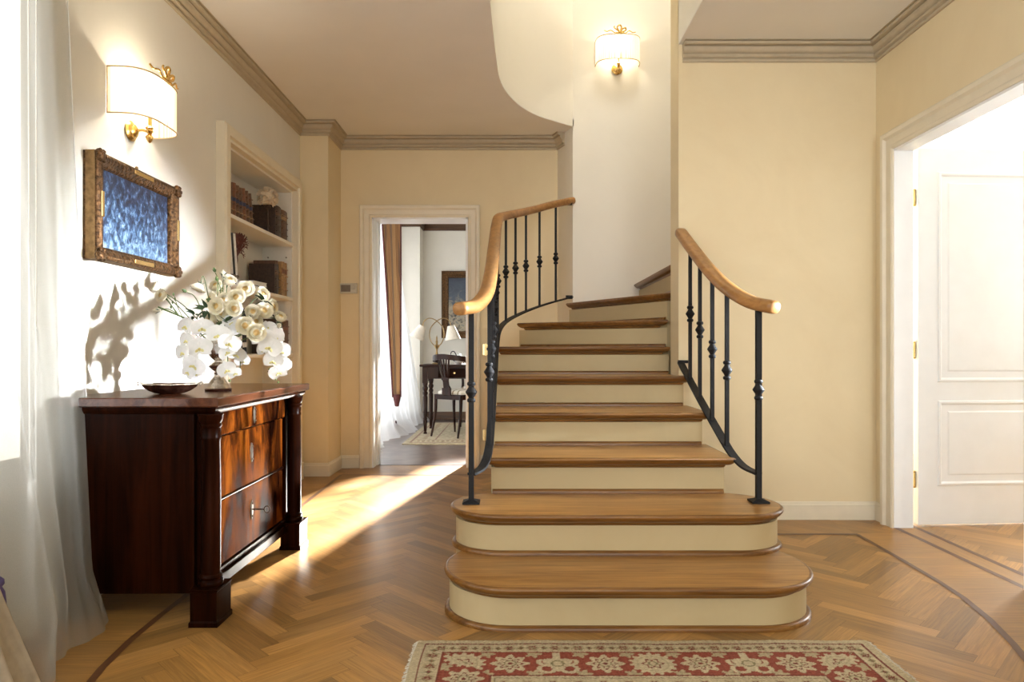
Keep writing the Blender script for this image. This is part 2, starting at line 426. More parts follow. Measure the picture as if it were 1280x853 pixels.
# ------------------------------------------------------------------ light levels
WORLD, SUN, SIDE, LEFT, LEFT2, REAR, STUDY, LAND, EXPO, BEAM = 2.2, 60, 200, 13, 34, 1.6, 14, 30, .80, 22
MT['palerug'] = plain('pale_rug', (.45,.38,.26), .95, var=.25, bscale=30)
MT['rugmotif'] = plain('rug_motif', (.28,.19,.12), .95, var=.3)
MT['lampbrass'] = plain('aged_brass', (.30,.20,.08), .3, .9)
# ------------------------------------------------------------------ camera
EYE = .98
cam_d = bpy.data.cameras.new('camera'); cam = bpy.data.objects.new('camera', cam_d); C.objects.link(cam)
cam.location = (0, 0, EYE); cam.rotation_euler = (PI/2, 0, 0)
cam_d.sensor_width = 36; cam_d.lens = 24; cam_d.clip_start = .02
cam_d.shift_x = -3/1280; cam_d.shift_y = 11.5/1280
bpy.context.scene.camera = cam

XL, XR, YB, YR, ZC = -1.665, 2.093, 5.68, 3.95, 2.75
OPEN_FRONT = -3.6          # how far the hall runs back behind the camera
EDGE = [(-.124,3.40),(-.118,3.79),(-.108,4.20),(-.098,4.42),(-.06,4.66),(.035,4.93),(.163,5.135),(.30,5.265),(.462,5.40)]
EDGE = [(p.x, p.y) for p in catmull([(x,y,0) for x,y in EDGE], 5)]

# ------------------------------------------------------------------ floor
def lerp_tab(tab, y):
    # tab sorted by falling y
    if y >= tab[0][0]: return tab[0][1]
    for (ya, xa), (yb, xb) in zip(tab, tab[1:]):
        if y >= yb: return xb + (xa-xb)*(y-yb)/(ya-yb)
    return tab[-1][1]
RT = [(3.63,1.82),(3.25,1.81),(2.89,1.795),(2.70,1.775),(2.48,1.727),(2.28,1.664),(2.15,1.615),(2.0,1.55),(1.8,1.45),(1.6,1.32),(1.4,1.15)]
LT = [(5.36,-1.36),(4.59,-1.345),(3.5,-1.325),(2.5,-1.305),(2.30,-1.295),(2.10,-1.27),(1.95,-1.235),(1.8,-1.18),(1.6,-1.08),(1.4,-.93)]
def make_floor():
    V = []; F = []; T = []; U = []
    def quad(p, tone, z, ax, off):
        b = len(V); V.extend([(x,y,z) for x,y in p]); F.append((b,b+1,b+2,b+3)); T.append(tone)
        for x, y in p: U.append((x*ax[0]+y*ax[1]+off[0], -x*ax[1]+y*ax[0]+off[1]))
    base = (.355,.192,.057)
    def tone(k=1, sp=.42, warm=None):
        t = k*(1+random.uniform(-sp, sp)*.75); w = random.uniform(-.06,.06)
        b = warm or base
        return (b[0]*t*(1+w*.3), b[1]*t, b[2]*t*(1-w))
    W = .067; n = 6; s2 = math.sqrt(.5)
    def put(a0, a1, b0, b1, horiz):
        def rot(a, b): return ((a-b)*s2*W+.35, (a+b)*s2*W+2.0)     # (1,1) runs along +y
        p = [rot(a0,b0), rot(a1,b0), rot(a1,b1), rot(a0,b1)]
        cx = sum(q[0] for q in p)/4; cy = sum(q[1] for q in p)/4
        if not (-1.95 < cx < 4.4 and -1.5 < cy < 6.6): return
        if cx < 2.3 and cy > 6.0: return
        # narrow joint between boards
        e = .0004
        q = [(x+(cx-x)*e*10, y+(cy-y)*e*10) for x, y in p]
        ax = (s2, s2) if horiz else (-s2, s2)
        quad(q, tone(), 0, ax, (random.uniform(0,50), random.uniform(0,50)))
    for m in range(-17, 18):
        for k in range(-110, 160):
            a, b = k + n*m, k - n*m
            put(a, a+n, b, b+1, True)
            put(a+n, a+n+1, b+1-n, b+1, False)
    # borders laid slightly proud of the herringbone
    def border(tab, xo, sgn, y0, y1, z=.0012, k=1.06):
        y = y0
        while y < y1:
            w = .09; a, b = lerp_tab(tab, y), lerp_tab(tab, y+w)
            p = [(a,y),(xo,y),(xo,y+w-.001),(b,y+w-.001)]
            if sgn < 0: p = [(xo,y),(a,y),(b,y+w-.001),(xo,y+w-.001)]
            quad(p, tone(k, .14), z, (1,0), (random.uniform(0,50), random.uniform(0,50))); y += w
    border(RT, 2.10, 1, 1.4, 3.63); border(LT, -1.95, -1, 1.4, 5.36)
    dk = (.13,.056,.024)
    def strip(tab, w, z=.0018):
        for (ya, xa), (yb, xb) in zip(tab, tab[1:]):
            dx, dy = xb-xa, yb-ya; l = math.hypot(dx, dy); nx, ny = -dy/l*w/2, dx/l*w/2
            quad([(xa+nx,ya+ny),(xa-nx,ya-ny),(xb-nx,yb-ny),(xb+nx,yb+ny)], dk, z, (dx/l, dy/l), (random.uniform(0,50), 3))
    def dense(tab):
        ys = np.linspace(tab[0][0], tab[-1][0], 60); return [(y, lerp_tab(tab, y)) for y in ys]
    strip(RT, .025); strip(LT, .025)
    def diag(x0, x1, y0, y1, k=1.0):
        x = x0-.4
        while x < x1:
            p = [(x+.4,y0),(x+.55,y0),(x+.15,y1),(x,y1)]
            p = [(min(max(q[0],x0),x1), q[1]) for q in p]
            quad(p, tone(k,.14), .0011, (.71,-.71), (random.uniform(0,50), random.uniform(0,50))); x += .1505
    diag(-.1, 1.82, 3.63, 4.05); diag(-1.36, .6, 5.36, 5.95, 1.1)
    strip([(3.63,1.83),(3.63,-.1)], .028); strip([(5.36,-1.36),(5.36,.6)], .028)
    # thresholds
    quad([(2.10,2.6),(2.22,2.6),(2.22,3.9),(2.10,3.9)], tone(1.05,.05), .0013, (0,1), (5,9))
    strip([(3.9,2.10),(2.6,2.10)], .03, .002); strip([(3.9,2.215),(2.6,2.215)], .03, .002)
    me = bpy.data.meshes.new('floor'); me.from_pydata(V, [], F)
    ca = me.color_attributes.new('tone', 'FLOAT_COLOR', 'CORNER')
    col = np.repeat(np.array([(t[0],t[1],t[2],1) for t in T], dtype=np.float32), 4, axis=0).ravel()
    ca.data.foreach_set('color', col)
    uv = me.uv_layers.new(name='UVMap'); uv.data.foreach_set('uv', np.array(U, dtype=np.float32).ravel())
    me.materials.append(MT['floor'])
    o = bpy.data.objects.new('floor', me); C.objects.link(o); struct(o)
make_floor()
mb = MB(); mb.box(-2.0, 4.5, OPEN_FRONT, 6.7, -.12, -.004); struct(mb.build('floor_slab', MT['brownwood']))
mb = MB(); mb.box(-2.0, 1.4, 5.80, 10.0, -.02, .004); struct(mb.build('floor_study', MT['tile']))

# ------------------------------------------------------------------ walls
mb = MB(); wall_hole(mb, 'y', -1.915, XL, OPEN_FRONT, 5.9, 0, ZC+.1, [(-1.5, .25, .70, 2.5), (.85, 2.30, .62, 2.5), (3.90, 5.10, 0, 2.17)])
mb.box(-1.93, -1.885, 3.85, 5.15, 0, 2.25)
struct(mb.build('wall_left', MT['wallL']))
mb = MB(); mb.box(-1.90, -1.445, 5.30, 5.9, 0, ZC+.05)
wall_hole(mb, 'x', YB, 5.90, -1.445, .40, 0, ZC+.05, [(-1.185, -.386, 0, 2.085)])
struct(mb.build('wall_back', MT['wall']))
mb = MB(); mb.box(.95, 2.185, YR, 4.15, 0, 5.3); struct(mb.build('wall_right_back', MT['wall']))
mb = MB(); wall_hole(mb, 'y', XR, 2.19, OPEN_FRONT, 4.15, 0, ZC+.1, [(2.79, 3.757, 0, 2.09)])
struct(mb.build('wall_right', MT['wall']))
mb = MB()
mb.prism([(.462,5.40),(2.185,5.40),(2.185,5.95),(.36,5.95),(.36,5.68)], 0, 5.3)
sweep_plan(mb, EDGE, [(0,ZC+.004),(0,5.3),(-.1,5.3),(-.1,ZC+.004)])
mb.box(-.22, 1.05, 3.30, 3.40, ZC+.004, 5.3); mb.box(.95, 1.05, 3.30, 3.96, ZC+.004, 5.3); mb.box(2.08, 2.185, 4.1, 5.5, 0, 5.3)
mb.box(-.3, 2.3, 3.2, 6.0, 5.3, 5.4)
struct(mb.build('wall_stairwell', MT['stairwall']))
# ceiling with the curved stair opening
mb = MB(); z0, z1 = ZC, ZC+.06
EDG2 = [(x+m[0]*-.0015, y+m[1]*-.0015) for (x, y), m in zip(EDGE, miters(EDGE))]
EDG2[0] = (EDG2[0][0], 3.40); EDG2[-1] = (EDG2[-1][0], 5.40)
for (xa, ya), (xb, yb) in zip(EDG2, EDG2[1:]):
    mb.prism([(-1.95,ya),(xa,ya),(xb,yb),(-1.95,yb)], z0, z1)
mb.box(-1.95, .47, 5.40, 5.95, z0, z1); mb.box(-1.95, 2.25, OPEN_FRONT, 3.3985, z0, z1); mb.box(.9515, 2.25, 3.3985, 4.0, z0, z1)
struct(mb.build('ceiling', MT['ceil'], smooth=0))

# cornices
CP = [(0,-.104),(.010,-.104),(.014,-.099),(.014,-.092),(.008,-.089),(.008,-.085),(.022,-.079),(.026,-.073),(.026,-.068),(.018,-.065),(.018,-.061),(.030,-.056),(.038,-.046),(.042,-.036),(.044,-.030),(.036,-.027),(.036,-.024),(.062,-.021),(.066,-.016),(.066,-.008),(.058,-.006),(.058,-.003),(.074,-.003),(.074,0),(0,0)]
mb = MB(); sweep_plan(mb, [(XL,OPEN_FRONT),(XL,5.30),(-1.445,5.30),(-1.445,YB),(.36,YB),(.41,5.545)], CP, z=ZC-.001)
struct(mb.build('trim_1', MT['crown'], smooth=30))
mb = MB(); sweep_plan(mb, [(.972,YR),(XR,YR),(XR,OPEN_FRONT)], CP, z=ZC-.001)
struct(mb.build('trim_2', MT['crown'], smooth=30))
# baseboards
BP = [(0,0),(.014,0),(.014,.086),(.010,.090),(.010,.096),(.006,.105),(0,.105)]
mb = MB(); sweep_plan(mb, [(.985,YR),(XR,YR),(XR,3.86)], BP); struct(mb.build('baseboard_right', MT['casing']))
mb = MB(); sweep_plan(mb, [(XR,2.69),(XR,OPEN_FRONT)], BP); struct(mb.build('baseboard_front', MT['casing']))
mb = MB(); sweep_plan(mb, [(XL,5.222),(XL,5.30),(-1.445,5.30),(-1.445,YB),(-1.29,YB)], BP); sweep_plan(mb, [(-.30,YB),(.36,YB),(.455,5.42)], BP)
struct(mb.build('baseboard_back', MT['casing']))
mb = MB(); sweep_plan(mb, [(XL,OPEN_FRONT),(XL,3.80)], BP); struct(mb.build('baseboard_left', MT['casing']))

# door openings: casing profile (offset outward, depth into the hall)
KP = [(0,-.01),(0,.012),(.010,.018),(.018,.018),(.024,.012),(.060,.016),(.072,.030),(.092,.032),(.100,.026),(.100,-.01)]
mb = MB(); casing(mb, lambda u,v,d: (u, YB-d, v), -1.185, -.386, 2.085, KP)
t = mb.build('trim_3', MT['casing'], smooth=30); struct(t)
mb = MB(); mb.box(-1.186, -1.171, YB-.005, 5.905, 0, 2.085); mb.box(-.400, -.385, YB-.005, 5.905, 0, 2.085); mb.box(-1.186, -.385, YB-.005, 5.905, 2.072, 2.087)
mb.box(-1.171, -1.158, 5.80, 5.90, 0, 2.072); mb.box(-.413, -.400, 5.80, 5.90, 0, 2.072)
struct(mb.build('door_1', MT['white']))
mb = MB(); casing(mb, lambda u,v,d: (XR-d, u, v), 2.79, 3.757, 2.09, KP)
struct(mb.build('trim_4', MT['casing'], smooth=30))
mb = MB(); mb.box(XR-.004, 2.194, 2.776, 2.792, 0, 2.09); mb.box(XR-.004, 2.194, 3.755, 3.771, 0, 2.09); mb.box(XR-.004, 2.194, 2.776, 3.771, 2.078, 2.093)
struct(mb.build('trim_5', MT['white']))

# open door leaf into the bright room
def door_leaf(origin, ang, w, h, t):
    ca, sa = cos(ang), sin(ang)
    def mp(u, v, d):   # d towards the hall (-y side)
        return (origin[0]+u*ca+d*sa, origin[1]+u*sa-d*ca, v)
    mb = MB()
    z0 = .012
    mb.loops([[mp(0,z0,0),mp(w,z0,0),mp(w,h,0),mp(0,h,0)], [mp(0,z0,t),mp(w,z0,t),mp(w,h,t),mp(0,h,t)]], True, True, True)
    leaf = mb.build('door_2', MT['white'], smooth=0, bevel=.002); struct(leaf)
    PP = [(-.004,.0),(0,.007),(.010,.009),(.018,.003),(.024,-.006),(.042,-.006),(.062,.004),(.066,.004)]
    for a, b in ((.807, 1.965), (.231, .696)):
        mb = MB(); ring_panel(mb, lambda u,v,d: mp(u,v,t+d), .115, w-.115, a, b, PP)
        p = mb.build('panel', MT['white'], leaf, smooth=25); struct(p)
    for z in (.26, .98, 1.83):
        mb = MB(); c = mp(-.006, z, t*.4)
        mb.lathe([(.007,-.04),(.007,.04)], c, 10); mb.lathe([(.004,-.047),(.008,-.043),(.004,-.04)], c, 10); mb.lathe([(.004,.04),(.008,.043),(.003,.049)], c, 10)
        hg = mb.build('hinge', MT['brass'], leaf); struct(hg); hg['label'] = 'brass hinge of the white door'
    mb = MB(); c = mp(w-.07, 1.0, t)
    mb.tube([mp(w-.07,1.0,t), mp(w-.07,1.0,t+.05), mp(w-.09,1.0,t+.055), mp(w-.19,1.0,t+.055)], .009, 10)
    mb.tube([mp(w-.07,1.0,t), mp(w-.07,1.0,t+.008)], .026, 16)
    hd = mb.build('door_handle', MT['brass'], leaf); struct(hd)
door_leaf((2.234, 3.822), math.radians(4), .92, 2.10, .042)

# flush cupboard door in the back wall with its two brass hinges
mb = MB(); mb.box(-.238, .20, YB-.006, YB+.004, .115, 1.17)
cd = mb.build('door_3', MT['wall'], bevel=.002); struct(cd)
for z in (.985, .275):
    mb = MB(); mb.box(-.262, -.238, YB-.009, YB-.003, z-.045, z+.045); mb.lathe([(.009,-.05),(.009,.05)], (-.238, YB-.013, z), 10)
    mb.box(-.234, -.218, YB-.0095, YB-.005, z-.045, z+.045)
    hg = mb.build('hinge', MT['brass'], cd); struct(hg)

# ------------------------------------------------------------------ niche with casing
mb = MB()
NP = [(0,-.03),(0,.045),(.008,.045),(.014,.037),(.024,.037),(.030,.055),(.078,.055),(.086,.048),(.092,.048),(.092,0),(.092,-.02)]
casing(mb, lambda u,v,d: (XL+d, u, v), 3.90, 5.10, 2.17, NP)
mb.box(XL-.01, XL+.063, 3.804, 3.895, 0, .13); mb.box(XL-.01, XL+.063, 5.105, 5.196, 0, .13)
struct(mb.build('trim_6', MT['casing'], smooth=30))
shelf_z = [1.775, 1.37, .955, .545]
bk = thing('bookcase', 'built-in cream bookcase recessed in the left wall behind the dark chest', 'bookcase', (-1.76, 4.5, 0))
mb = MB(); mb.box(-1.886, -1.876, 3.902, 5.098, 0, 2.168); mb.build('back_panel', MT['shelf'], bk)
mb = MB(); mb.box(-1.88, -1.66, 3.901, 3.913, 0, 2.168); mb.build('side_panel', MT['shelf'], bk)
mb = MB(); mb.box(-1.88, -1.66, 5.087, 5.099, 0, 2.168)
sd = mb.build('side_panel', MT['shelf'], bk)
mb = MB(); mb.box(-1.88, -1.66, 3.91, 5.09, 2.155, 2.169); mb.build('top_panel', MT['shelf'], bk)
for z in (1.67,1.50,1.24,.82):
    for x in (-1.835, -1.70):
        mb = MB(); mb.lathe([(.006,-.001),(.006,.002),(.003,.003)], (x, 5.085, z), 8, 'y'); mb.build('shelf_pin', MT['keymetal'], bk)
for z in shelf_z:
    mb = MB(); mb.box(-1.876, -1.645, 3.914, 5.086, z-.024, z); mb.build('shelf', MT['shelf'], bk, bevel=.003)

# ------------------------------------------------------------------ staircase
H = .167; NT = .037
st = thing('staircase', 'oak and cream plaster staircase with rounded bottom steps turning to the right', 'staircase', (.42, 2.4, 0))
def dpath(xa, xb, yc, rxa, rxb, ry, n=20, a0=0.0):
    # counter-clockwise outline with half-elliptical ends (left centre xa, right centre xb)
    pts = []
    for i in range(n+1):
        a = PI/2 + PI*i/n; pts.append((xa+rxa*cos(a), yc+ry*sin(a)))
    for i in range(n+1):
        a = -PI/2 + PI*i/n; pts.append((xb+rxb*cos(a), yc+ry*sin(a)))
    return pts
A = (.946, 4.19)
T = {
 1: dpath(-.02, .865, 2.61, .247, .25, .285),
 2: dpath(-.05, .90, 2.885, .220, .223, .22),
 3: [(-.13,3.03),(.985,3.03),(.985,3.50),(-.13,3.50)],
 4: [(-.13,3.40),(.985,3.40),(.985,3.87),(-.13,3.87)],
 5: [(-.13,3.785),(.985,3.785),(.985,3.948),(.949,3.948),(.949,4.24),(-.13,4.24)],
 6: [(-.13,4.15),(.949,4.15),(.949,4.25),(.04,4.78),(.0,4.70),(-.07,4.50),(-.12,4.30)],
 7: [(.017,4.725),(A[0],A[1]),(A[0]+.003,A[1]+.07),(.45,5.22),(.385,5.15),(.22,5.0),(.09,4.86)],
 8: [(.388,5.15),(A[0],A[1]),(1.0,A[1]),(1.0,5.40),(.475,5.40),(.46,5.30)],
 9: [(.945,5.40),(.945,4.16),(1.7,4.16),(1.7,5.40)],
}
RB = {
 1: dpath(-.02, .865, 2.61, .228, .233, .225),
 2: dpath(-.05, .90, 2.895, .197, .203, .185),
 3: [(-.105,3.092),(.95,3.092),(.95,3.95),(.948,3.95),(.948,4.2),(-.105,4.2)],
 4: [(-.105,3.455),(.95,3.455),(.95,3.95),(.948,3.95),(.948,4.2),(-.105,4.2)],
 5: [(-.105,3.835),(.95,3.835),(.95,3.95),(.948,3.95),(.948,4.2),(-.105,4.2)],
 6: [(-.105,4.195),(.948,4.195),(.948,4.25),(.05,4.76),(.0,4.66),(-.06,4.48),(-.10,4.30)],
 7: [(.035,4.765),(.946,4.235),(.946,4.26),(.46,5.20),(.40,5.14),(.23,4.99),(.10,4.86)],
 8: [(.415,5.18),(.948,4.24),(1.0,4.24),(1.0,5.395),(.48,5.395),(.46,5.30)],
 9: [(.985,5.395),(.985,4.16),(1.7,4.16),(1.7,5.395)],
}
def nose_layers(z):
    return [(.052, z-NT-.014), (.044, z-NT-.012), (.038, z-NT-.006), (.037, z-NT), (.028, z-NT+.001), (.018, z-NT+.005), (.009, z-NT+.012), (.003, z-NT+.020), (0, z-NT+.027), (.002, z-NT+.033), (.007, z-.001), (.014, z)]
for k in range(1, 10):
    mb = MB(); slab(mb, T[k], nose_layers(H*k)); mb.m = [1]*(len(mb.f)-1)+[0]; mb.build('tread', [MT['oak'], MT['oakshaded']], st, smooth=50)
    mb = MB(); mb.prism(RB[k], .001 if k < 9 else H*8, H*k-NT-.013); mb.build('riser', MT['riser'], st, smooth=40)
QP = [(-.004,0),(.018,0),(.018,.006),(.0165,.012),(.012,.016),(.006,.018),(-.004,.018)]
def mold(path, z):
    mb = MB(); sweep_plan(mb, path, QP, z=z); mb.build('base_molding', MT['oakshaded'], st, smooth=50)
mold(RB[1], 0)
mold(RB[2][8:-8] if False else RB[2], H)
for k, y in ((3,3.092),(4,3.455),(5,3.835),(6,4.195)):
    mold([(-.098,y),(.943,y)], H*(k-1))
mold([(.05,4.757),(.94,4.238)], H*6); mold([(.42,5.17),(.945,4.25)], H*7); mold([(.985,5.39),(.985,4.2)], H*8)

# ------------------------------------------------------------------ railings
def sq(path, w, h):
    prof = [(-w/2,-h/2),(w/2,-h/2),(w/2,h/2),(-w/2,h/2)]
    return prof
RAILP = [(.032*cos(a)*(1 if abs(cos(a)) > .3 else 1), .026*sin(a)) for a in [2*PI*i/18 for i in range(18)]]
RAILP = [(math.copysign(abs(cos(a))**.7, cos(a))*.034, math.copysign(abs(sin(a))**.8, sin(a))*.028) for a in [2*PI*i/20 for i in range(20)]]
def capped_rail(mb, path, prof):
    P = [Vector(p) for p in path]; lp = []
    n = len(P)
    for i, p in enumerate(P):
        t = (P[min(i+1,n-1)] - P[max(i-1,0)]).normalized(); s = Vector((t.y,-t.x,0)).normalized(); u = s.cross(t)
        def ringat(q, k): return [tuple(q + s*a*k + u*b*k) for a, b in prof]
        if i == 0:
            for e, k in ((.014,.70),(.011,.86),(.006,.95)): lp.append(ringat(p-t*e, k))
        lp.append(ringat(p, 1))
        if i == n-1:
            for e, k in ((.006,.95),(.011,.86),(.014,.70)): lp.append(ringat(p+t*e, k))
    return mb.loops(lp, True, True, True)
def knuckle_mesh():
    mb = MB()
    mb.lathe([(.009,-.045),(.016,-.042),(.0185,-.035),(.016,-.028),(.011,-.026),(.013,-.020),(.024,-.003),(.025,0),(.024,.003),(.013,.020),(.011,.026),(.016,.028),(.0185,.035),(.016,.042),(.009,.045)], (0,0,0), 12)
    return mb
KN = None
def baluster(rail, x, y, z0, z1, zk, w=.017):
    global KN
    mb = MB(); mb.box(x-w/2, x+w/2, y-w/2, y+w/2, z0, z1)
    b = mb.build('baluster', MT['iron'], rail, smooth=0)
    if KN is None:
        k = knuckle_mesh().build('knuckle', MT['iron'], None); KN = k.data
    else:
        k = bpy.data.objects.new('knuckle', KN); C.objects.link(k)
    k.parent = b; k.location = Vector((x, y, zk)) - Vector(rail.location)
    return b
def foot(rail, x, y, z):
    mb = MB(); mb.prism([(x-.036,y-.036),(x+.036,y-.036),(x+.036,y+.036),(x-.036,y+.036)], z, z+.008)
    mb.loops([[(x-.034,y-.034,z+.008),(x+.034,y-.034,z+.008),(x+.034,y+.034,z+.008),(x-.034,y+.034,z+.008)],[(x-.012,y-.012,z+.017),(x+.012,y-.012,z+.017),(x+.012,y+.012,z+.017),(x-.012,y+.012,z+.017)]], True, True, True)
    mb.build('foot_plate', MT['iron'], rail, smooth=0)
def zat(path, y):
    best = min(range(len(path)), key=lambda i: abs(path[i].y-y)); return path[best]
FLAT = [(-.019,-.005),(.019,-.005),(.019,.005),(-.019,.005)]
# left railing
lr = thing('stair_railing', 'left stair railing with curved oak handrail and black iron balusters by the doorway', 'railing', (-.182, 2.885, 2*H))
hp = catmull([(-.222,2.80,1.150),(-.165,2.93,1.172),(-.128,3.08,1.235),(-.115,3.30,1.340),(-.112,3.80,1.565),(-.110,4.20,1.745),(-.100,4.42,1.835),(-.055,4.64,1.895),(.035,4.92,1.970),(.163,5.135,2.042),(.30,5.265,2.105),(.455,5.393,2.162)], 7)
mb = MB(); capped_rail(mb, hp, RAILP); h = mb.build('handrail', MT['rail'], lr, smooth=50)
bp = catmull([(-.182,2.885,.455),(-.140,2.97,.470),(-.118,3.08,.520),(-.113,3.30,.620),(-.112,3.80,.848),(-.110,4.20,1.030),(-.098,4.42,1.115),(-.055,4.67,1.178),(.035,4.93,1.240),(.163,5.135,1.302),(.30,5.265,1.352),(.452,5.395,1.400)], 7)
mb = MB(); mb.rail(bp, FLAT); mb.build('bottom_rail', MT['iron'], lr, smooth=40)
mb = MB(); mb.box(.405,.458, 5.365, 5.40, 1.385, 1.412); mb.build('wall_bracket', MT['iron'], lr, smooth=0, bevel=.002)
mb = MB(); mb.box(.40,.455, 5.35, 5.40, 2.125, 2.145); mb.build('wall_bracket', MT['iron'], lr, smooth=0, bevel=.002)
foot(lr, -.182, 2.885, 2*H)
baluster(lr, -.182, 2.885, 2*H+.012, 1.16, .803, .022)
for y in (3.13, 3.36, 3.60, 3.84, 4.08, 4.32):
    a, b = zat(bp, y), zat(hp, y); baluster(lr, a.x, y, a.z, b.z-.01, (a.z+b.z)/2-.02)
for (x, y, zk) in ((-.058,4.66,1.515),(.008,4.86,1.565),(.085,5.02,1.600),(.19,5.165,1.650),(.32,5.283,1.690)):
    i = min(range(len(hp)), key=lambda q: (hp[q].x-x)**2+(hp[q].y-y)**2); j = min(range(len(bp)), key=lambda q: (bp[q].x-x)**2+(bp[q].y-y)**2)
    baluster(lr, x, y, bp[j].z, hp[i].z-.01, zk)
# right railing
rr = thing('stair_railing', 'right stair railing with short oak handrail and black iron balusters by the cream wall', 'railing', (1.037, 2.90, 2*H))
hp2 = catmull([(1.068,2.82,1.158),(1.018,2.96,1.192),(.978,3.16,1.275),(.962,3.40,1.390),(.958,3.70,1.540),(.957,3.925,1.655)], 8)
mb = MB(); capped_rail(mb, hp2, RAILP); mb.build('handrail', MT['rail'], rr, smooth=50)
bp2 = catmull([(1.037,2.90,.455),(1.005,2.99,.470),(.982,3.08,.512),(.970,3.20,.575),(.960,3.50,.715),(.957,3.93,.908)], 7)
mb = MB(); mb.rail(bp2, FLAT); mb.build('bottom_rail', MT['iron'], rr, smooth=40)
mb = MB(); mb.box(.945,1.0, 3.925, 3.952, .905, .922); mb.build('wall_bracket', MT['iron'], rr, smooth=0, bevel=.002)
foot(rr, 1.037, 2.90, 2*H)
baluster(rr, 1.037, 2.90, 2*H+.012, 1.168, .812, .022)
for y, zk in ((3.13,.888),(3.33,.985),(3.53,1.085),(3.72,1.178)):
    a, b = zat(bp2, y), zat(hp2, y); baluster(rr, a.x, y, a.z, b.z-.01, zk)
# ------------------------------------------------------------------ chest of drawers
ch = thing('chest_of_drawers', 'dark mahogany chest of drawers with columns and flame veneered front', 'chest', (-1.36, 2.97, 0))
X0, XF, Y0, Y1, TOP = -1.635, -1.145, 2.465, 3.47, .81
mb = MB(); slab(mb, [(-1.645,2.43),(-1.055,2.43),(-1.055,3.51),(-1.645,3.51)], [(.004,TOP-.034),(0,TOP-.030),(0,TOP-.004),(.004,TOP)])
mb.build('top', MT['mahogtop'], ch, smooth=25)
mb = MB(); slab(mb, [(-1.64,2.445),(-1.07,2.445),(-1.07,3.495),(-1.64,3.495)], [(.012,TOP-.060),(.004,TOP-.052),(0,TOP-.044),(0,TOP-.0335)])
mb.build('cornice', MT['mahog'], ch, smooth=30)
mb = MB(); mb.box(X0, XF-.012, Y0, Y1, .10, TOP-.05)
for y in (Y0+.02, Y1-.085): mb.box(XF-.03, XF+.010, y, y+.065, .12, TOP-.052)
mb.box(X0, X0+.06, Y0, Y0+.06, 0, .1); mb.box(X0, X0+.06, Y1-.06, Y1, 0, .1)
mb.build('carcass', MT['mahog'], ch, smooth=0, bevel=.002)
mb = MB(); mb.prism([(XF+.03,2.52),(XF+.03,3.41),(XF-.02,3.41),(XF-.02,2.52)], .085, .125); mb.prism([(XF+.018,2.52),(XF+.018,3.41),(XF-.02,3.41),(XF-.02,2.52)], .125, .146)
mb.build('base_rail', MT['mahog'], ch, smooth=0, bevel=.003)
for yc in (2.472, 3.405):
    mb = MB(); xc = -1.099
    slab(mb, [(xc-.047,yc-.061),(xc+.047,yc-.061),(xc+.047,yc+.061),(xc-.047,yc+.061)], [(-.004,0),(-.004,.016),(.0,.022),(0,.122),(-.003,.126),(-.003,.132)])
    mb.build('plinth', MT['mahog'], ch, smooth=25)
    mb = MB(); mb.lathe([(.040,.132),(.043,.138),(.044,.145),(.041,.152),(.036,.156),(.039,.160),(.040,.165),(.037,.170),(.033,.174),(.0335,.20),(.0345,.45),(.032,.655),(.034,.660),(.0335,.668),(.032,.672),(.034,.69),(.033,.715),(.038,.722),(.041,.732),(.041,.742),(.043,.745),(.043,.751)], (xc,yc,0), 28)
    mb.build('column', MT['mahog'], ch, smooth=40)
    for k in range(16):
        a = 2*PI*k/16; mb = None
    mb = MB(); mb.lathe([(.0335,.700),(.0375,.705),(.0375,.712),(.0335,.716)], (xc,yc,0), 28); mb.build('collar', MT['mahog'], ch, smooth=40)
DR = [(.652, .748), (.405, .646), (.150, .399)]
for i, (a, b) in enumerate(DR):
    mb = MB(); f = lambda u,v,d: (XF-.004+d, u, v)
    ya, yb = 2.545, 3.335
    ring_panel(mb, f, ya, yb, a, b, [(0,-.01),(0,.012),(.003,.016),(.004,.016)] if i else [(0,-.01),(0,.022),(.004,.028),(.006,.028)])
    d = mb.build('drawer', MT['flame'], ch, smooth=25)
    if i == 1:
        mb = MB(); mb.tube([(XF+.012,ya,a+.001),(XF+.012,yb,a+.001)], .006, 8); mb.build('bead', MT['mahog'], d)
    xx = XF + (.024 if i == 0 else .012); yc = 2.94; zc = (a+b)/2 + (.015 if i == 1 else .02 if i == 2 else .002); s = .85 if i == 0 else 1.0
    mb = MB()
    pr = [(0,.042),(.006,.038),(.008,.032),(.013,.026),(.015,.012),(.012,.0),(.015,-.012),(.012,-.024),(.007,-.032),(.005,-.040),(0,-.044)]
    out = [(u,v) for u,v in pr] + [(-u,v) for u,v in pr[-2:0:-1]]
    mb.loops([[(xx, yc+u*s, zc+v*s) for u,v in out], [(xx+.003, yc+u*s*.95, zc+v*s*.97) for u,v in out], [(xx+.005, yc+u*s*.6, zc+v*s*.75) for u,v in out]], True, True, True)
    mb.ball((xx+.006, yc, zc+.026*s), .004, 8, 6); mb.ball((xx+.006, yc, zc-.028*s), .004, 8, 6)
    mb.build('escutcheon', MT['keymetal'], d, smooth=40)
    if i == 2:
        mb = MB(); mb.tube([(xx, yc, zc), (xx+.056, yc, zc)], .0032, 8); mb.lathe([(.005,0),(.006,.003),(.005,.006)], (xx+.014,yc,zc), 10, 'x')
        ring = [(xx+.056+.012*(1-cos(t)), yc, zc+.014*sin(t)) for t in [2*PI*k/20 for k in range(21)]]
        mb.tube(ring, .0028, 8); mb.build('key', MT['keymetal'], d, smooth=50)

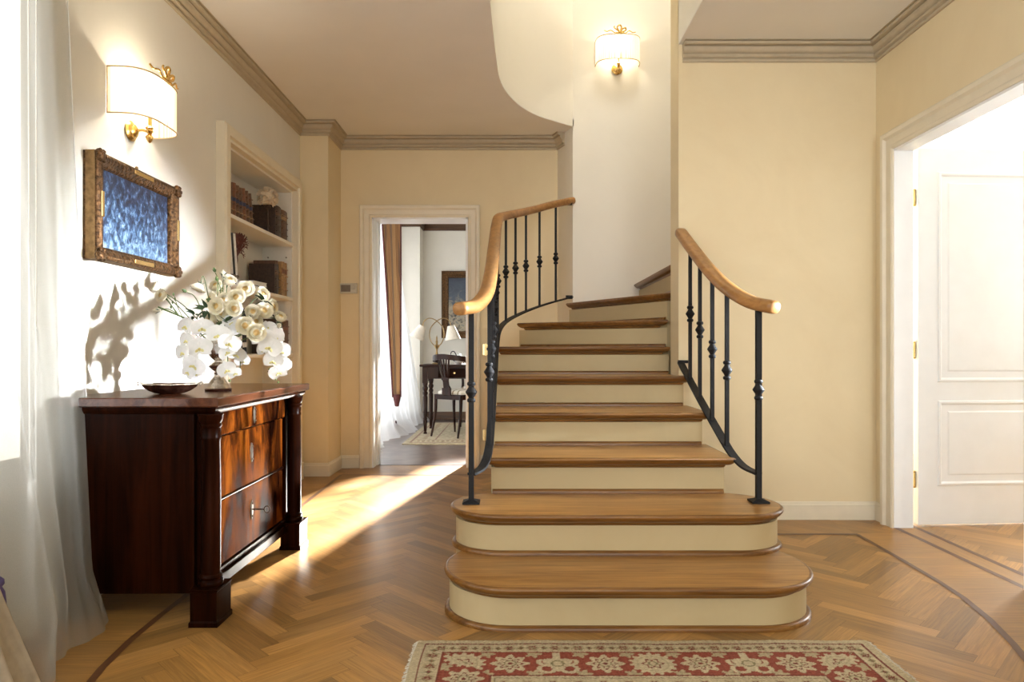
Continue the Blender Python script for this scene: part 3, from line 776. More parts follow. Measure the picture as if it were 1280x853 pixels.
# ------------------------------------------------------------------ scalloped bowl
bw = thing('bowl', 'shallow scalloped dark metal bowl on the near end of the chest top', 'bowl', (-1.345, 2.665, TOP))
def scallop(r, z, k, ph=0): return [(r*(1+k*abs(cos(4*(2*PI*i/72)+ph)))*cos(2*PI*i/72)*1.0, r*(1+k*abs(cos(4*(2*PI*i/72)+ph)))*sin(2*PI*i/72)*.75, z+k*.10*abs(cos(4*(2*PI*i/72)+ph))*r*1.2) for i in range(72)]
mb = MB(); mb.loops([scallop(*q) for q in ((.035,0,0),(.055,.003,.03),(.075,.012,.08),(.090,.026,.14),(.094,.036,.17),(.091,.036,.17),(.086,.027,.14),(.070,.014,.08),(.030,.008,0))], True, True, True)
mb.build('body', MT['bronze'], bw, world=False, smooth=60)
mb = MB(); mb.tube(scallop(.0935,.037,.17)+scallop(.0935,.037,.17)[:1], .0022, 6); mb.build('rim', MT['silver'], bw, world=False, smooth=60)
for s in (-1, 1):
    mb = MB(); mb.tube(catmull([(s*.105,0,.038),(s*.120,.004,.046),(s*.128,0,.042),(s*.122,-.005,.036)],5), .003, 8); mb.ball((s*.122,-.005,.036), .005, 8, 6)
    mb.build('handle', MT['silver'], bw, world=False)

# ------------------------------------------------------------------ vase and flowers
VX, VY = -1.245, 2.87
va = thing('vase', 'silver footed vase holding the white flowers on the chest', 'vase', (VX, VY, TOP))
mb = MB(); mb.lathe([(.050,0),(.052,.004),(.050,.010),(.044,.016),(.040,.026),(.030,.044),(.020,.056),(.015,.062),(.015,.070),(.018,.074),(.012,.080),(.026,.090),(.033,.098),(.034,.106),(.026,.114),(.014,.120),(.013,.126),(.030,.140),(.045,.165),(.052,.20),(.050,.215),(.047,.213),(.047,.20),(.038,.165),(.01,.15)], (0,0,0), 32)
mb.build('body', MT['silver'], va, world=False, smooth=45)
mb = MB(); mb.lathe([(.0335,.097),(.037,.102),(.0335,.107)], (0,0,0), 32, cap=False); mb.build('collar', MT['bronze'], va, world=False, smooth=45)
mb = MB(); mb.lathe([(.051,.0),(.054,.006),(.050,.011)], (0,0,0), 32, cap=False)
mb.build('foot_band', MT['bronze'], va, world=False, smooth=45)
MOUTH = Vector((VX, VY, TOP+.20))
F = 853.0
def at(px, py, Y): return Vector(((px-643)*Y/F, Y, EYE-(py-438)*Y/F))
def fat(px, py, Y): return at(px, py, 2.84+(Y-2.785)*2.3)   # the bouquet is as deep as it is wide

def petal_grid(mb, w, l, cup, curl, M, n=6, point=.0):
    s0 = len(mb.v)
    def fn(u, v):
        a = (u-.5)*2; prof = math.sin(PI*min(1, .12+v*.88)**.8) if v < .98 else .25
        wid = w*(.30+.70*math.sin(PI*(.15+.72*v)))*(1-point*v*v)
        x = a*wid*.5; y = l*v
        z = cup*(a*a)*w*.5 + curl*l*v*v
        edge = math.sqrt(max(0, 1-a*a*.35*v)); y *= (1-.14*a*a)
        return (x, y, z)
    mb.grid(fn, n, n); mb.xform(M, s0)
def cup_petal(mb, R, phi, half, top, flare, n=7, zo=0.0):
    s0 = len(mb.v)
    def fn(u, v):
        a = (u-.5)*2; ph = phi + a*half
        th = -PI/2 + v*(top*(1-.16*a*a*v) + PI/2)
        rr = R*(1+.07*a) + flare*R*max(0, v-.55)**2*2.6
        return (rr*cos(th)*cos(ph), rr*cos(th)*sin(ph), R*.95*sin(th) + zo - .05*R*flare*v)
    mb.grid(fn, n, n)
def rose_meshes(r=.027, op=1.0, seed=0):
    random.seed(seed); outer = MB(); heart = MB(); z0 = .75*r
    for R, cnt, half, top, fl in ((1.0, 5, .85, .16, .55*op), (.86, 5, .85, .42, .34*op), (.70, 4, 1.0, .62, .20*op), (.56, 4, 1.0, .78, .12)):
        p0 = random.uniform(0, 6)
        for i in range(cnt): cup_petal(outer, R*r, p0+2*PI*i/cnt+random.uniform(-.12,.12), half, top+random.uniform(-.06,.06), fl+random.uniform(-.06,.06), 7, z0)
    for R, cnt, half, top, fl in ((.44, 4, 1.05, .85, .10), (.33, 3, 1.2, .95, .10), (.22, 3, 1.3, 1.05, .1)):
        p0 = random.uniform(0, 6)
        for i in range(cnt): cup_petal(heart, R*r, p0+2*PI*i/cnt, half, top, fl, 5, z0)
    heart.ball((0,0,z0-.05*r), (.28*r,.28*r,.30*r), 8, 6)
    return outer, heart
def raw(mb, name, mat, smooth=60):
    o = mb.build(name, mat, None, smooth=smooth); return o
def calyx(mb, r):
    mb.ball((0,0,-.10*r), (.34*r,.34*r,.26*r), 8, 6)
    for i in range(5):
        a = 2*PI*i/5; M = Matrix.Rotation(a, 4, 'Z') @ Matrix.Rotation(math.radians(-28), 4, 'X'); petal_grid(mb, .34*r, .95*r, .2, -.3, M, 3, .7)
ROSE = []
for q, op in enumerate((1.0, .7)):
    a, b = rose_meshes(.027, op, 20+q)
    c = MB(); calyx(c, .027)
    ROSE.append([a, b, c])
ROSE_ME = {}
def leaf_at(mb, p, d, size, roll=0):
    d = d.normalized(); q = d.to_track_quat('Y', 'Z').to_matrix().to_4x4()
    M = Matrix.Translation(p) @ q @ Matrix.Rotation(roll, 4, 'Y'); petal_grid(mb, size*.62, size, .25, -.25, M, 5, .75)
def stem_path(p0, p1, facing, sag=.0):
    mid = p0.lerp(p1, .5) + Vector((0,0,.02+sag)); e = p1 - facing*.035
    return catmull([p0, mid, e, p1], 6)
def make_rose(px, py, Y, facing, variant, size, label, leaves=1, bud=False):
    pos = fat(px, py, Y); f = Vector(facing).normalized()
    t = thing('rose', label, 'flower', tuple(pos), 0, 'cream roses in the silver vase')
    key = (variant, round(size, 2), bud)
    q = f.to_track_quat('Z', 'Y')
    def put(name, mesh, mat):
        if (key, name) in ROSE_ME: o = bpy.data.objects.new(name, ROSE_ME[(key,name)]); C.objects.link(o)
        else:
            o = mesh.build(name, mat, None, smooth=60); ROSE_ME[(key,name)] = o.data
        o.parent = t; o.rotation_mode = 'QUATERNION'; o.rotation_quaternion = q; o.scale = (size,)*3; return o
    if bud:
        m = MB(); m.lathe([(.002,-.004),(.009,.002),(.012,.010),(.010,.020),(.004,.030),(.001,.034)], (0,0,0), 10)
        put('bud', m, MT['bud'] if size < .75 else MT['rose'])
        m = MB()
        for i in range(5):
            M = Matrix.Rotation(2*PI*i/5, 4, 'Z') @ Matrix.Translation((0,.008,0)) @ Matrix.Rotation(math.radians(70), 4, 'X'); petal_grid(m, .010, .026, .3, -.2, M, 3, .7)
        put('sepals', m, MT['leaf'])
    else:
        put('bloom', ROSE[variant][0], MT['rose']); put('heart', ROSE[variant][1], MT['roseheart']); put('sepals', ROSE[variant][2], MT['leaf'])
    off = Vector((random.uniform(-.02,.02), random.uniform(-.02,.02), -.02))
    path = stem_path(MOUTH+off, pos - f*.004, f, random.uniform(0,.02))
    mb = MB(); mb.tube(path, .0018, 6); mb.build('stem', MT['stem'], t)
    if leaves:
        for k in range(leaves):
            i = len(path)-3-k*3; p = Vector(path[max(i,1)]); d = Vector((random.uniform(-1,1), random.uniform(-1,.2), random.uniform(-.3,.8)))
            mb = MB()
            for s in (-.7, 0, .7):
                dd = Matrix.Rotation(s, 3, 'Y') @ d; leaf_at(mb, p+d.normalized()*.01, dd, .036, random.uniform(-.6,.6))
            mb.build('leaf', MT['leaf'], t, smooth=60)
    return t
random.seed(5)
rl = [ # px, py, Y, facing, variant, size, label, leaves, bud
 (308,364,2.80,(.25,-1,.35),0,1.08,'cream rose with golden heart at the top front of the bouquet',0,0),
 (298,374,2.76,(.05,-1,.25),0,1.08,'open cream rose left of the topmost front rose',0,0),
 (283,377,2.79,(-.1,-1,.2),1,1.0,'small cream rose at the middle of the rose cluster',0,0),
 (274,384,2.75,(-.05,-1,.1),0,1.02,'whitish cream rose at the left of the rose cluster',1,0),
 (295,386,2.74,(.1,-1,.0),0,.98,'cream rose just under the golden-hearted pair',0,0),
 (316,391,2.78,(.4,-1,.15),1,.98,'half-open cream rose right of the cluster centre',1,0),
 (282,392,2.78,(-.3,-1,.0),1,1.0,'cream rose half hidden below the cluster centre',1,0),
 (325,370,2.84,(.9,-.6,.35),1,1.05,'cream rose turned right at the upper right of the bouquet',0,0),
 (328,390,2.80,(.7,-.8,.25),0,1.05,'pale cream rose right of the rose cluster',0,0),
 (336,384,2.86,(1,-.3,.1),1,1.05,'white-edged rose at the right rim of the cluster',0,0),
 (308,407,2.74,(.2,-1,-.05),0,1.08,'cream rose with amber heart low in the bouquet centre',1,0),
 (320,416,2.74,(.45,-1,.0),0,1.1,'lowest cream rose beside the cascading orchids',0,0),
 (286,354,2.90,(.5,-.6,.7),1,1.0,'upright cream rose at the top of the bouquet',0,0),
 (198,361,2.82,(-.7,-.6,.6),1,.80,'small cream rose at the tip of the left branch',0,0),
 (205,371,2.80,(-.2,-1,.2),1,.85,'lower small cream rose on the left branch',0,0),
 (250,356,2.86,(-.3,-.3,-.9),0,1.0,'nodding cream rose seen from below at upper left',0,0),
 (349,399,2.84,(.6,-.6,.6),1,.85,'single cream rose far out at the right of the bouquet',1,0),
 (273,360,2.92,(-.2,-.8,.5),1,1.0,'pale peach rose behind the top of the bouquet',1,0),
 (269,375,2.86,(-.6,-.8,.3),1,1.0,'cream rose tucked behind the left of the cluster',1,0),
 (268,401,2.80,(-.5,-.9,.0),1,1.0,'soft cream rose low on the left of the cluster',1,0),
 (319,403,2.80,(.5,-.8,.1),1,.9,'small cream rose between the two low open roses',0,0),
 (348,408,2.82,(.5,-.7,.3),0,.85,'round cream bud under the far right rose',0,1),
 (279,346,2.90,(.1,-.2,1),0,.95,'pale green-tipped rose bud at the very top',1,1),
 (269,340,2.90,(-.3,-.1,1),0,.65,'small green bud highest of all above the bouquet',0,1),
 (272,351,2.88,(-.2,-.3,.9),0,.6,'green bud just left of the top rose',0,1),
 (233,365,2.82,(-.8,-.2,.5),0,.62,'dark green bud alone on a thin stem at upper left',0,1),
 (200,388,2.84,(-.8,-.5,-.1),0,.9,'cream bud lowest on the left branch',0,1),
 (264,376,2.76,(-.5,-.9,.2),0,.7,'light green bud beside the dark leaves',0,1),
]
for q in rl: make_rose(q[0], q[1], q[2], q[3], q[4], q[5], q[6], q[7], bool(q[8]))
# dark leaf sprays
random.seed(11)
for (px, py, Y, lab) in ((258,388,2.78,'spray of dark green rose leaves at the left of the cluster'),(283,405,2.76,'dark leaf spray under the middle roses'),(246,396,2.80,'small dark leaf spray above the left orchids'),(330,378,2.82,'green leaf spray among the right roses')):
    pos = fat(px, py, Y); t = thing('leaf_spray', lab, 'leaves', tuple(pos), 0, 'leaf sprays in the bouquet')
    mb = MB(); mb.tube(stem_path(MOUTH+Vector((0,0,-.02)), pos, Vector((0,-.5,.5))), .0018, 6); mb.build('stem', MT['stem'], t)
    for k in range(7):
        mb = MB(); d = Vector((random.uniform(-1,1), random.uniform(-.8,.1), random.uniform(-.6,1))); leaf_at(mb, pos+d*.012, d, .042, random.uniform(-.8,.8)); mb.build('leaf', MT['leaf'], t, smooth=60)
# orchids: each spray a stem with blossoms (> lip)
OB = {}
def orchid_meshes():
    p = MB(); R = .045
    for a, w, l, c in ((90,.95,1.0,.15),(-30,.80,.95,.1),(210,.80,.95,.1)):
        M = Matrix.Rotation(math.radians(a-90), 4, 'Z') @ Matrix.Rotation(math.radians(8), 4, 'X'); petal_grid(p, w*R*.85, l*R, c, -.1, M, 6, .35)
    for a in (18, 162):
        M = Matrix.Translation((0,0,.003)) @ Matrix.Rotation(math.radians(a-90), 4, 'Z') @ Matrix.Rotation(math.radians(6), 4, 'X'); petal_grid(p, 1.35*R, 1.02*R, .12, -.12, M, 8, .0)
    l = MB(); l.ball((0,-.002,.007), (.0045,.005,.006), 8, 6)
    for s in (-1, 1):
        M = Matrix.Translation((s*.003,-.003,.005)) @ Matrix.Rotation(s*.9, 4, 'Z') @ Matrix.Rotation(math.radians(150), 4, 'X'); petal_grid(l, .010, .013, .5, .4, M, 3)
    M = Matrix.Translation((0,-.004,.006)) @ Matrix.Rotation(math.radians(200), 4, 'X'); petal_grid(l, .009, .018, .5, .5, M, 3, .5)
    return p, l
OPM, OLM = orchid_meshes()
def orchid(path_px, blossoms, label, buds=()):
    P = [MOUTH + Vector((0,0,-.02))] + [fat(*p) for p in path_px]
    t = thing('orchid_spray', label, 'orchid', tuple(P[1]), 0, 'white orchid sprays in the silver vase')
    pa = catmull(P, 6); mb = MB(); mb.tube(pa, .0020, 6); mb.build('stem', MT['stem'], t)
    for (px, py, Y, fc, sz) in blossoms:
        pos = fat(px, py, Y)
        if 'p' not in OB:
            o = OPM.build('blossom', MT['orchid'], None, smooth=60); OB['p'] = o.data
            l = OLM.build('lip', MT['lip'], None, smooth=60); OB['l'] = l.data
        else:
            o = bpy.data.objects.new('blossom', OB['p']); l = bpy.data.objects.new('lip', OB['l']); C.objects.link(o); C.objects.link(l)
        o.parent = t; l.parent = o; o.location = pos - P[1]; f = Vector(fc).normalized()
        q = f.to_track_quat('Z', 'Y'); o.rotation_mode = 'QUATERNION'
        from mathutils import Quaternion
        o.rotation_quaternion = q @ Quaternion((0,0,1), random.uniform(-.5,.5)); o.scale = (sz,)*3
        near = min(pa, key=lambda z: (Vector(z)-pos).length)
        if (Vector(near)-pos).length > .012:
            mb = MB(); mb.tube([tuple(near), tuple((Vector(near)+pos)/2+Vector((0,0,.006))), tuple(pos-f*.003)], .0013, 6); mb.build('flower_stalk', MT['stem'], t)
    for (px, py, Y, sz) in buds:
        mb = MB(); mb.ball(tuple(fat(px,py,Y)), (sz*.8,sz*.8,sz), 10, 8); mb.build('bud', MT['bud'], t)
random.seed(3)
orchid([(258,418,2.78),(245,428,2.76),(236,450,2.74),(232,468,2.76)],
  [(233,409,2.76,(-.3,-1,.35),1.0),(253,411,2.74,(.2,-1,.2),1.05),(234,426,2.73,(-.5,-1,.0),.9),(250,436,2.72,(.1,-1,.1),1.15),(229,441,2.72,(-.5,-1,-.1),.9),(243,457,2.72,(-.1,-1,-.2),1.1),(236,466,2.72,(-.3,-1,.2),.75),(247,467,2.73,(.3,-1,-.2),.7)],
  'white orchid spray falling over the left side towards the bowl', [(238,472,2.73,.005)])
orchid([(277,420,2.76),(284,440,2.74),(285,463,2.74)],
  [(274,420,2.72,(.0,-1,.2),1.15),(287,430,2.72,(.4,-1,.1),1.0),(285,441,2.73,(-.3,-1,.3),.9),(279,437,2.75,(.5,-1,-.1),.75),(284,463,2.72,(.0,-1,.0),.88)],
  'white orchid spray hanging close beside the vase stem')
orchid([(292,415,2.80),(300,440,2.78),(300,466,2.76)],
  [(291,404,2.76,(.2,-1,.2),.9),(300,412,2.76,(.4,-1,.1),.9),(296,444,2.76,(.4,-1,.0),.85),(303,452,2.78,(.5,-1,.2),.7),(294,467,2.75,(.2,-1,.0),.62)],
  'slim white orchid spray between vase and bookcase', [(287,476,2.75,.006)])
orchid([(320,420,2.80),(338,420,2.80),(348,445,2.78),(350,470,2.78)],
  [(328,423,2.77,(.1,-1,.3),1.1),(342,422,2.79,(.6,-1,.4),1.05),(335,411,2.82,(.5,-.8,.6),.9),(338,435,2.75,(.0,-1,.2),1.15),(350,440,2.77,(.6,-1,.1),1.0),(331,437,2.78,(-.4,-1,.1),.9),(342,452,2.75,(.0,-1,.1),.95),(353,455,2.77,(.7,-1,.0),.85),(348,466,2.75,(.2,-1,-.1),.85),(343,430,2.82,(.8,-.5,.2),1.0),(346,413,2.84,(.9,-.4,.4),.8)],
  'full white orchid spray cascading over the right side of the chest top', [(337,462,2.76,.006),(345,474,2.77,.005),(348,478,2.77,.005)])
# bare branch at the left
pos = fat(198,384,2.80); t = thing('branch', 'green branch reaching out to the left of the bouquet', 'branch', tuple(pos))
mb = MB(); mb.tube(catmull([MOUTH+Vector((-.01,0,-.02)), fat(262,410,2.80), fat(232,398,2.79), pos], 6), [.0035]*19, 8); mb.build('stem', MT['stem'], t)
mb = MB(); mb.tube(catmull([fat(225,396,2.79), fat(216,384,2.78), fat(206,372,2.80)], 5), .0016, 6); mb.tube(catmull([fat(222,394,2.79), fat(212,378,2.79), fat(199,362,2.82)], 5), .0016, 6); mb.tube(catmull([fat(228,396,2.79), fat(222,383,2.78), fat(218,370,2.78)], 5), .0013, 6)
mb.build('twig', MT['stem'], t)
for p in ((217,368),(219,374),(216,378),(214,384)):
    mb = MB(); mb.ball(tuple(fat(p[0],p[1],2.78)), (.004,.004,.007), 8, 6); mb.build('bud', MT['bud'], t)

# ------------------------------------------------------------------ painting on the left wall
FX = XL
pt = thing('painting', 'blue painting in a carved antique gilt frame on the left wall', 'painting', (FX, 2.955, 1.545))
ya, yb, za, zb = 2.635, 3.275, 1.335, 1.755
fm = lambda u,v,d: (FX+d, u, v)
mb = MB(); ring_panel(mb, fm, ya, yb, za, zb, [(0,0),(0,.052),(.006,.060),(.016,.064),(.030,.060),(.040,.048),(.046,.046),(.052,.040),(.056,.026)], False)
fr = mb.build('frame', MT['giltframe'], pt, smooth=35)
mb = MB(); ring_panel(mb, fm, ya+.004, yb-.004, za+.004, zb-.004, [(.0,.002),(-.005,.010),(-.005,.044),(.0,.052)], False); mb.build('frame_side', MT['giltdark'], pt, smooth=35)
for y in (ya+.018, yb-.018):
    for z in (za+.018, zb-.018):
        mb = MB(); mb.ball((FX+.056, y, z), (.016,.028,.028), 12, 8, .12)
        for k in range(6): mb.ball((FX+.062, y+.019*cos(k*PI/3), z+.019*sin(k*PI/3)), .010, 8, 6, .15)
        mb.build('corner_ornament', MT['giltframe'], fr, smooth=50)
for (u0,u1,v0,v1) in ((2.88,3.03,zb-.030,zb-.012),(2.88,3.03,za+.012,za+.030),(ya+.012,ya+.030,1.50,1.60),(yb-.030,yb-.012,1.50,1.60)):
    mb = MB(); mb.box(FX+.058, FX+.0665, u0, u1, v0, v1); mb.build('tablet', MT['giltbright'], fr, smooth=0, bevel=.002)
mb = MB(); mb.box(FX+.012, FX+.028, ya+.05, yb-.05, za+.05, zb-.05); cv = mb.build('canvas', MT['bluepaint'], pt, smooth=0); cv['label'] = 'blue brushed canvas'
mb = MB(); mb.tube([(FX+.03,2.955,zb),(FX+.03,2.955,zb+.012)], .004, 8); mb.ball((FX+.03,2.955,zb+.014), .007, 8, 6); mb.build('hanger', MT['giltdark'], pt)

# ------------------------------------------------------------------ wall sconces
def make_sconce(name, label, loc, rz, power):
    t = thing(name, label, 'wall lamp', loc, rz)
    # local frame: wall at y = 0, lamp projects to -y; shade centred on z = 0
    W, D, Hh = .172, .155, .095
    def outline(k=1.0):
        pts = []
        n = 120
        for i in range(n+1):
            u = -1 + 2*i/n
            a = PI*(i/n)
            x = -math.copysign(abs(cos(a))**.62, cos(a))*W; y = -(sin(a)**.62)*D if 0 < i < n else 0
            pl = .0022*(1 if i % 2 else -1)
            pts.append((x*k, (y+pl if 0 < i < n else y)*k - .004))
        return pts
    o = outline(); mb = MB(); q = outline(.985)
    mb.loops([[(x,y,-Hh) for x,y in o], [(x,y,Hh) for x,y in o]], False)
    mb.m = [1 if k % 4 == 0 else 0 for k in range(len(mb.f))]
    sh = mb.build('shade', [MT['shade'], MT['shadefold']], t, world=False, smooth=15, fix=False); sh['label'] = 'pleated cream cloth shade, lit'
    mb = MB()
    for z in (-Hh, Hh): mb.tube([(x,y,z) for x,y in o[::2]], .0030, 6)
    for x in (-W, W): mb.tube([(x,-.004,-Hh),(x,-.004,Hh)], .0025, 6)
    mb.build('shade_piping', MT['piping'], sh, world=False)
    mb = MB(); mb.lathe([(.0,0),(.042,-.002),(.044,-.008),(.036,-.014),(.030,-.016),(.028,-.024),(.018,-.030),(.010,-.034),(0,-.035)], (0,0,-.115), 24, 'y', False)
    mb.build('wall_plate', MT['gold'], t, world=False, smooth=40)
    mb = MB(); mb.tube(catmull([(0,-.02,-.115),(0,-.055,-.112),(0,-.080,-.118),(0,-.086,-.10),(0,-.086,-.03),(0,-.086,0)], 6), .006, 10)
    mb.lathe([(.010,-.125),(.016,-.118),(.012,-.110),(.017,-.104),(.010,-.096)], (0,-.086,0), 14)
    mb.build('arm', MT['gold'], t, world=False)
    mb = MB(); mb.lathe([(.002,-.168),(.008,-.162),(.014,-.150),(.016,-.142),(.011,-.135),(.006,-.131),(.010,-.127),(.006,-.124)], (0,-.086,0), 14)
    mb.build('finial', MT['gold'], t, world=False)
    # ribbon bow on the upper rim
    mb = MB(); yb_ = -D-.004; zt = Hh
    def ribbon(pts, w=.0045): mb.tube(catmull(pts, 6), w, 8)
    ribbon([(0,yb_,zt+.014),(-.022,yb_-.006,zt+.045),(-.006,yb_-.012,zt+.062),(.010,yb_-.008,zt+.050),(0,yb_,zt+.014)], .0060)
    ribbon([(0,yb_,zt+.014),(.018,yb_-.010,zt+.034),(.040,yb_-.010,zt+.042),(.044,yb_-.006,zt+.026),(.022,yb_-.004,zt+.016),(0,yb_,zt+.014)], .0060)
    ribbon([(0,yb_,zt+.014),(-.030,yb_-.010,zt+.030),(-.046,yb_-.008,zt+.046),(-.042,yb_-.008,zt+.056)], .0045)
    ribbon([(0,yb_-.002,zt+.012),(-.040,yb_-.004,zt+.008),(-.070,yb_-.004,zt+.026),(-.100,yb_+.004,zt+.020),(-.118,yb_+.01,zt+.032)], .0042)
    ribbon([(0,yb_-.002,zt+.012),(.040,yb_-.004,zt+.004),(.070,yb_-.004,zt+.022),(.098,yb_+.004,zt+.012),(.122,yb_+.01,zt+.018)], .0042)
    mb.ball((0,yb_-.006,zt+.014), (.014,.010,.012), 12, 8, .1); mb.ball((.02,yb_-.006,zt+.006), (.016,.007,.006), 10, 6, .1); mb.ball((-.02,yb_-.006,zt+.006), (.016,.007,.006), 10, 6, .1)
    mb.build('ribbon_bow', MT['gold'], t, world=False, smooth=60)
    mb = MB(); mb.lathe([(.010,.0),(.011,.01),(.016,.025),(.019,.040),(.014,.056),(.004,.064)], (0,-.086,0), 14)
    mb.build('bulb', MT['bulb'], t, world=False)
    for dz in (.03,):
        L = bpy.data.lights.new(name+'_light', 'POINT'); L.energy = power; L.color = (1,.87,.68); L.shadow_soft_size = .03
        lo = bpy.data.objects.new('bulb_light', L); C.objects.link(lo); lo.parent = t; lo.location = (0,-.086,.03)
    return t
bm_, nt_, b_ = newmat('lamp_bulb'); b_.inputs['Emission Color'].default_value = (1,.8,.5,1); b_.inputs['Emission Strength'].default_value = 10; MT['bulb'] = bm_
make_sconce('wall_sconce', 'lit pleated wall lamp with gilt bow above the blue painting', (XL, 2.955, 2.045), PI/2, 8)
make_sconce('wall_sconce', 'lit pleated wall lamp with gilt bow high in the stairwell', (.81, 5.40, 3.315), 0, 3.6)

# ------------------------------------------------------------------ thermostat
th = thing('thermostat', 'small grey thermostat on the back wall left of the doorway', 'thermostat', at(436, 361, 5.675))
mb = MB(); p = at(436,361,5.68); ring_panel(mb, lambda u,v,d: (u, YB-d, v), p.x-.072, p.x+.072, p.z-.042, p.z+.042, [(0,0),(0,.018),(.006,.024),(.008,.024)])
mb.build('case', MT['plastic'], th, smooth=25)
mb = MB(); ring_panel(mb, lambda u,v,d: (u, YB-d, v), p.x-.058, p.x+.02, p.z-.028, p.z+.028, [(0,.023),(0,.026),(.002,.027)]); mb.build('display', MT['keymetal'], th, smooth=25)
mb = MB(); mb.lathe([(.012,-.022),(.012,-.030),(.008,-.033)], (p.x+.045, YB, p.z), 14, 'y'); mb.build('dial', MT['plastic'], th)

# ------------------------------------------------------------------ books and ornaments on the shelves
def book(label, y, t, h, d, zb, mat, xf=-1.665, lean=0.0, bands=None, bandmat=None, group=None, ribs=0, pages='paper', yaw=0.0):
    # upright book, spine facing the room (+x); y = near side, t thickness along y
    o = thing('book', label, 'book', (xf, y, zb), 0, group)
    o.rotation_euler = (-lean, 0, yaw)
    mb = MB(); c = .003
    mb.box(-d, -.004, 0, c, 0, h); mb.box(-d, -.004, t-c, t, 0, h)
    n = 6
    lp = []
    for zz in (0, h):
        a = [(-.006*(1-sin(PI*k/n)) + .004*sin(PI*k/n), t*k/n, zz) for k in range(n+1)]; b = [(q[0]-.004, min(max(q[1], .003), t-.003), zz) for q in a[::-1]]; lp.append(a+b)
    mb.loops(lp, True, True, True)
    for k in range(ribs):
        z = h*(k+1)/(ribs+1); mb.box(-.004, .007, .1*t, .9*t, z-.003, z+.003)
    cv = mb.build('cover', MT[mat], o, world=False, smooth=30)
    mb = MB(); mb.box(-d+.006, -.008, c, t-c, .004, h-.004); mb.build('pages', MT[pages], o, world=False, smooth=0)
    for (z, hh, m) in (bands or ()):
        mb = MB(); lp = []
        for zz in (h*z, h*z+hh):
            lp.append([(-.006*(1-sin(PI*k/n)) + .0052*sin(PI*k/n)+.0006, t*k/n, zz) for k in range(n+1)])
        mb.loops(lp, False); s = mb.build('spine_label', MT[m], cv, world=False, smooth=30)
    return o
ordn = ['first','second','third','fourth','fifth','sixth','seventh','eighth','ninth']
y = 3.95
random.seed(9)
for i in range(9):
    t_ = .049; lean = -.02 if i < 5 else (.04+.035*(i-4))
    h_ = .215 - (.004*(i % 3))
    book('brown leather book with navy bands, %s from the left on the top shelf' % ordn[i], y + (.006*(i-4) if i > 4 else 0), t_, h_, .15, shelf_z[0]+.001, 'leather' if i % 3 else 'redlabel', -1.69, -max(lean,0) if i > 4 else 0, [(.48,.022,'blue'),(.78,.012,'redlabel'),(.20,.010,'tan')], None, 'matching bound volumes on the top shelf', 4)
    y += t_ + .002
book('thick dark leather book standing on the top shelf beside the pale flower', 4.79, .12, .225, .165, shelf_z[0]+.001, 'leatherdark', -1.675, 0, [(.7,.03,'leather')], None, None, 4)
book('worn brown leather book at the right end of the top shelf', 4.925, .13, .222, .165, shelf_z[0]+.001, 'leather', -1.68, 0, [(.68,.035,'tan')], None, None, 4)
# second shelf
y = 4.02
for i, (mt, nm) in enumerate((('black','black slim book leaning at the left end of the second shelf'),('whitecover','white slim book leaning between two black ones on the second shelf'),('black','second black slim book leaning on the second shelf'),('whitecover','white slim book leaning beside the red coral'))):
    book(nm, y, .028, .31, .19, shelf_z[1]+.001, mt, -1.675, -.16, [(.12,.025,'keymetal')], None, None, 0, 'whitepaper'); y += .034
o = thing('book', 'black book lying flat on the second shelf', 'book', (-1.76, 4.44, shelf_z[1]+.001), .05)
mb = MB(); mb.box(-.09,.075,-.12,.12,0,.004); mb.box(-.09,.075,-.12,.12,.030,.034); mb.box(-.095,-.085,-.12,.12,0,.034); mb.build('cover', MT['black'], o, world=False, smooth=0, bevel=.001)
mb = MB(); mb.box(-.086,.070,-.115,.115,.004,.030); mb.build('pages', MT['whitepaper'], o, world=False, smooth=0)
o = thing('book', 'white paperback lying on the black flat book', 'book', (-1.745, 4.52, shelf_z[1]+.0355), -.08)
mb = MB(); mb.box(-.07,.065,-.10,.10,0,.0025); mb.box(-.07,.065,-.10,.10,.024,.0265); mb.build('cover', MT['whitecover'], o, world=False, smooth=0)
mb = MB(); mb.box(-.068,.062,-.098,.098,.0025,.024); mb.build('pages', MT['whitepaper'], o, world=False, smooth=0)
book('large dark book standing on the second shelf', 4.77, .085, .215, .185, shelf_z[1]+.001, 'leatherdark', -1.672, 0, [(.65,.03,'leather')], None, None, 3)
book('taller dark book behind the large one on the second shelf', 4.865, .05, .25, .16, shelf_z[1]+.001, 'leather', -1.70, 0, None, None, None, 3)
book('tan leather book at the right end of the second shelf', 4.925, .06, .25, .16, shelf_z[1]+.001, 'tan', -1.675, 0, [(.66,.035,'redlabel')], None, None, 4)
book('narrow tan leather book against the right end of the second shelf', 4.99, .055, .248, .16, shelf_z[1]+.001, 'tan', -1.678, 0, [(.66,.035,'redlabel')], None, None, 4)
# third shelf
y = 4.06
for i in range(6):
    mt = ('whitecover','black','whitecover','whitecover','black','black')[i]
    book('%s upright magazine on the third shelf behind the orchids, %s from the left' % ('white' if mt == 'whitecover' else 'black', ordn[i]), y, .022+.006*(i % 2), .26+.012*(i % 3), .19, shelf_z[2]+.001, mt, -1.672, -.05*(i > 3), [(.15,.03,'black' if mt == 'whitecover' else 'whitecover')], None, 'magazines on the third shelf', 0, 'whitepaper'); y += .036
book('black bound book on the third shelf right of the orchids', 4.80, .13, .245, .175, shelf_z[2]+.001, 'leatherdark', -1.672, 0, None, None, None, 3)
book('red-brown leather book at the right end of the third shelf', 4.94, .13, .245, .175, shelf_z[2]+.001, 'leather', -1.675, 0, [(.7,.03,'redlabel')], None, None, 4)
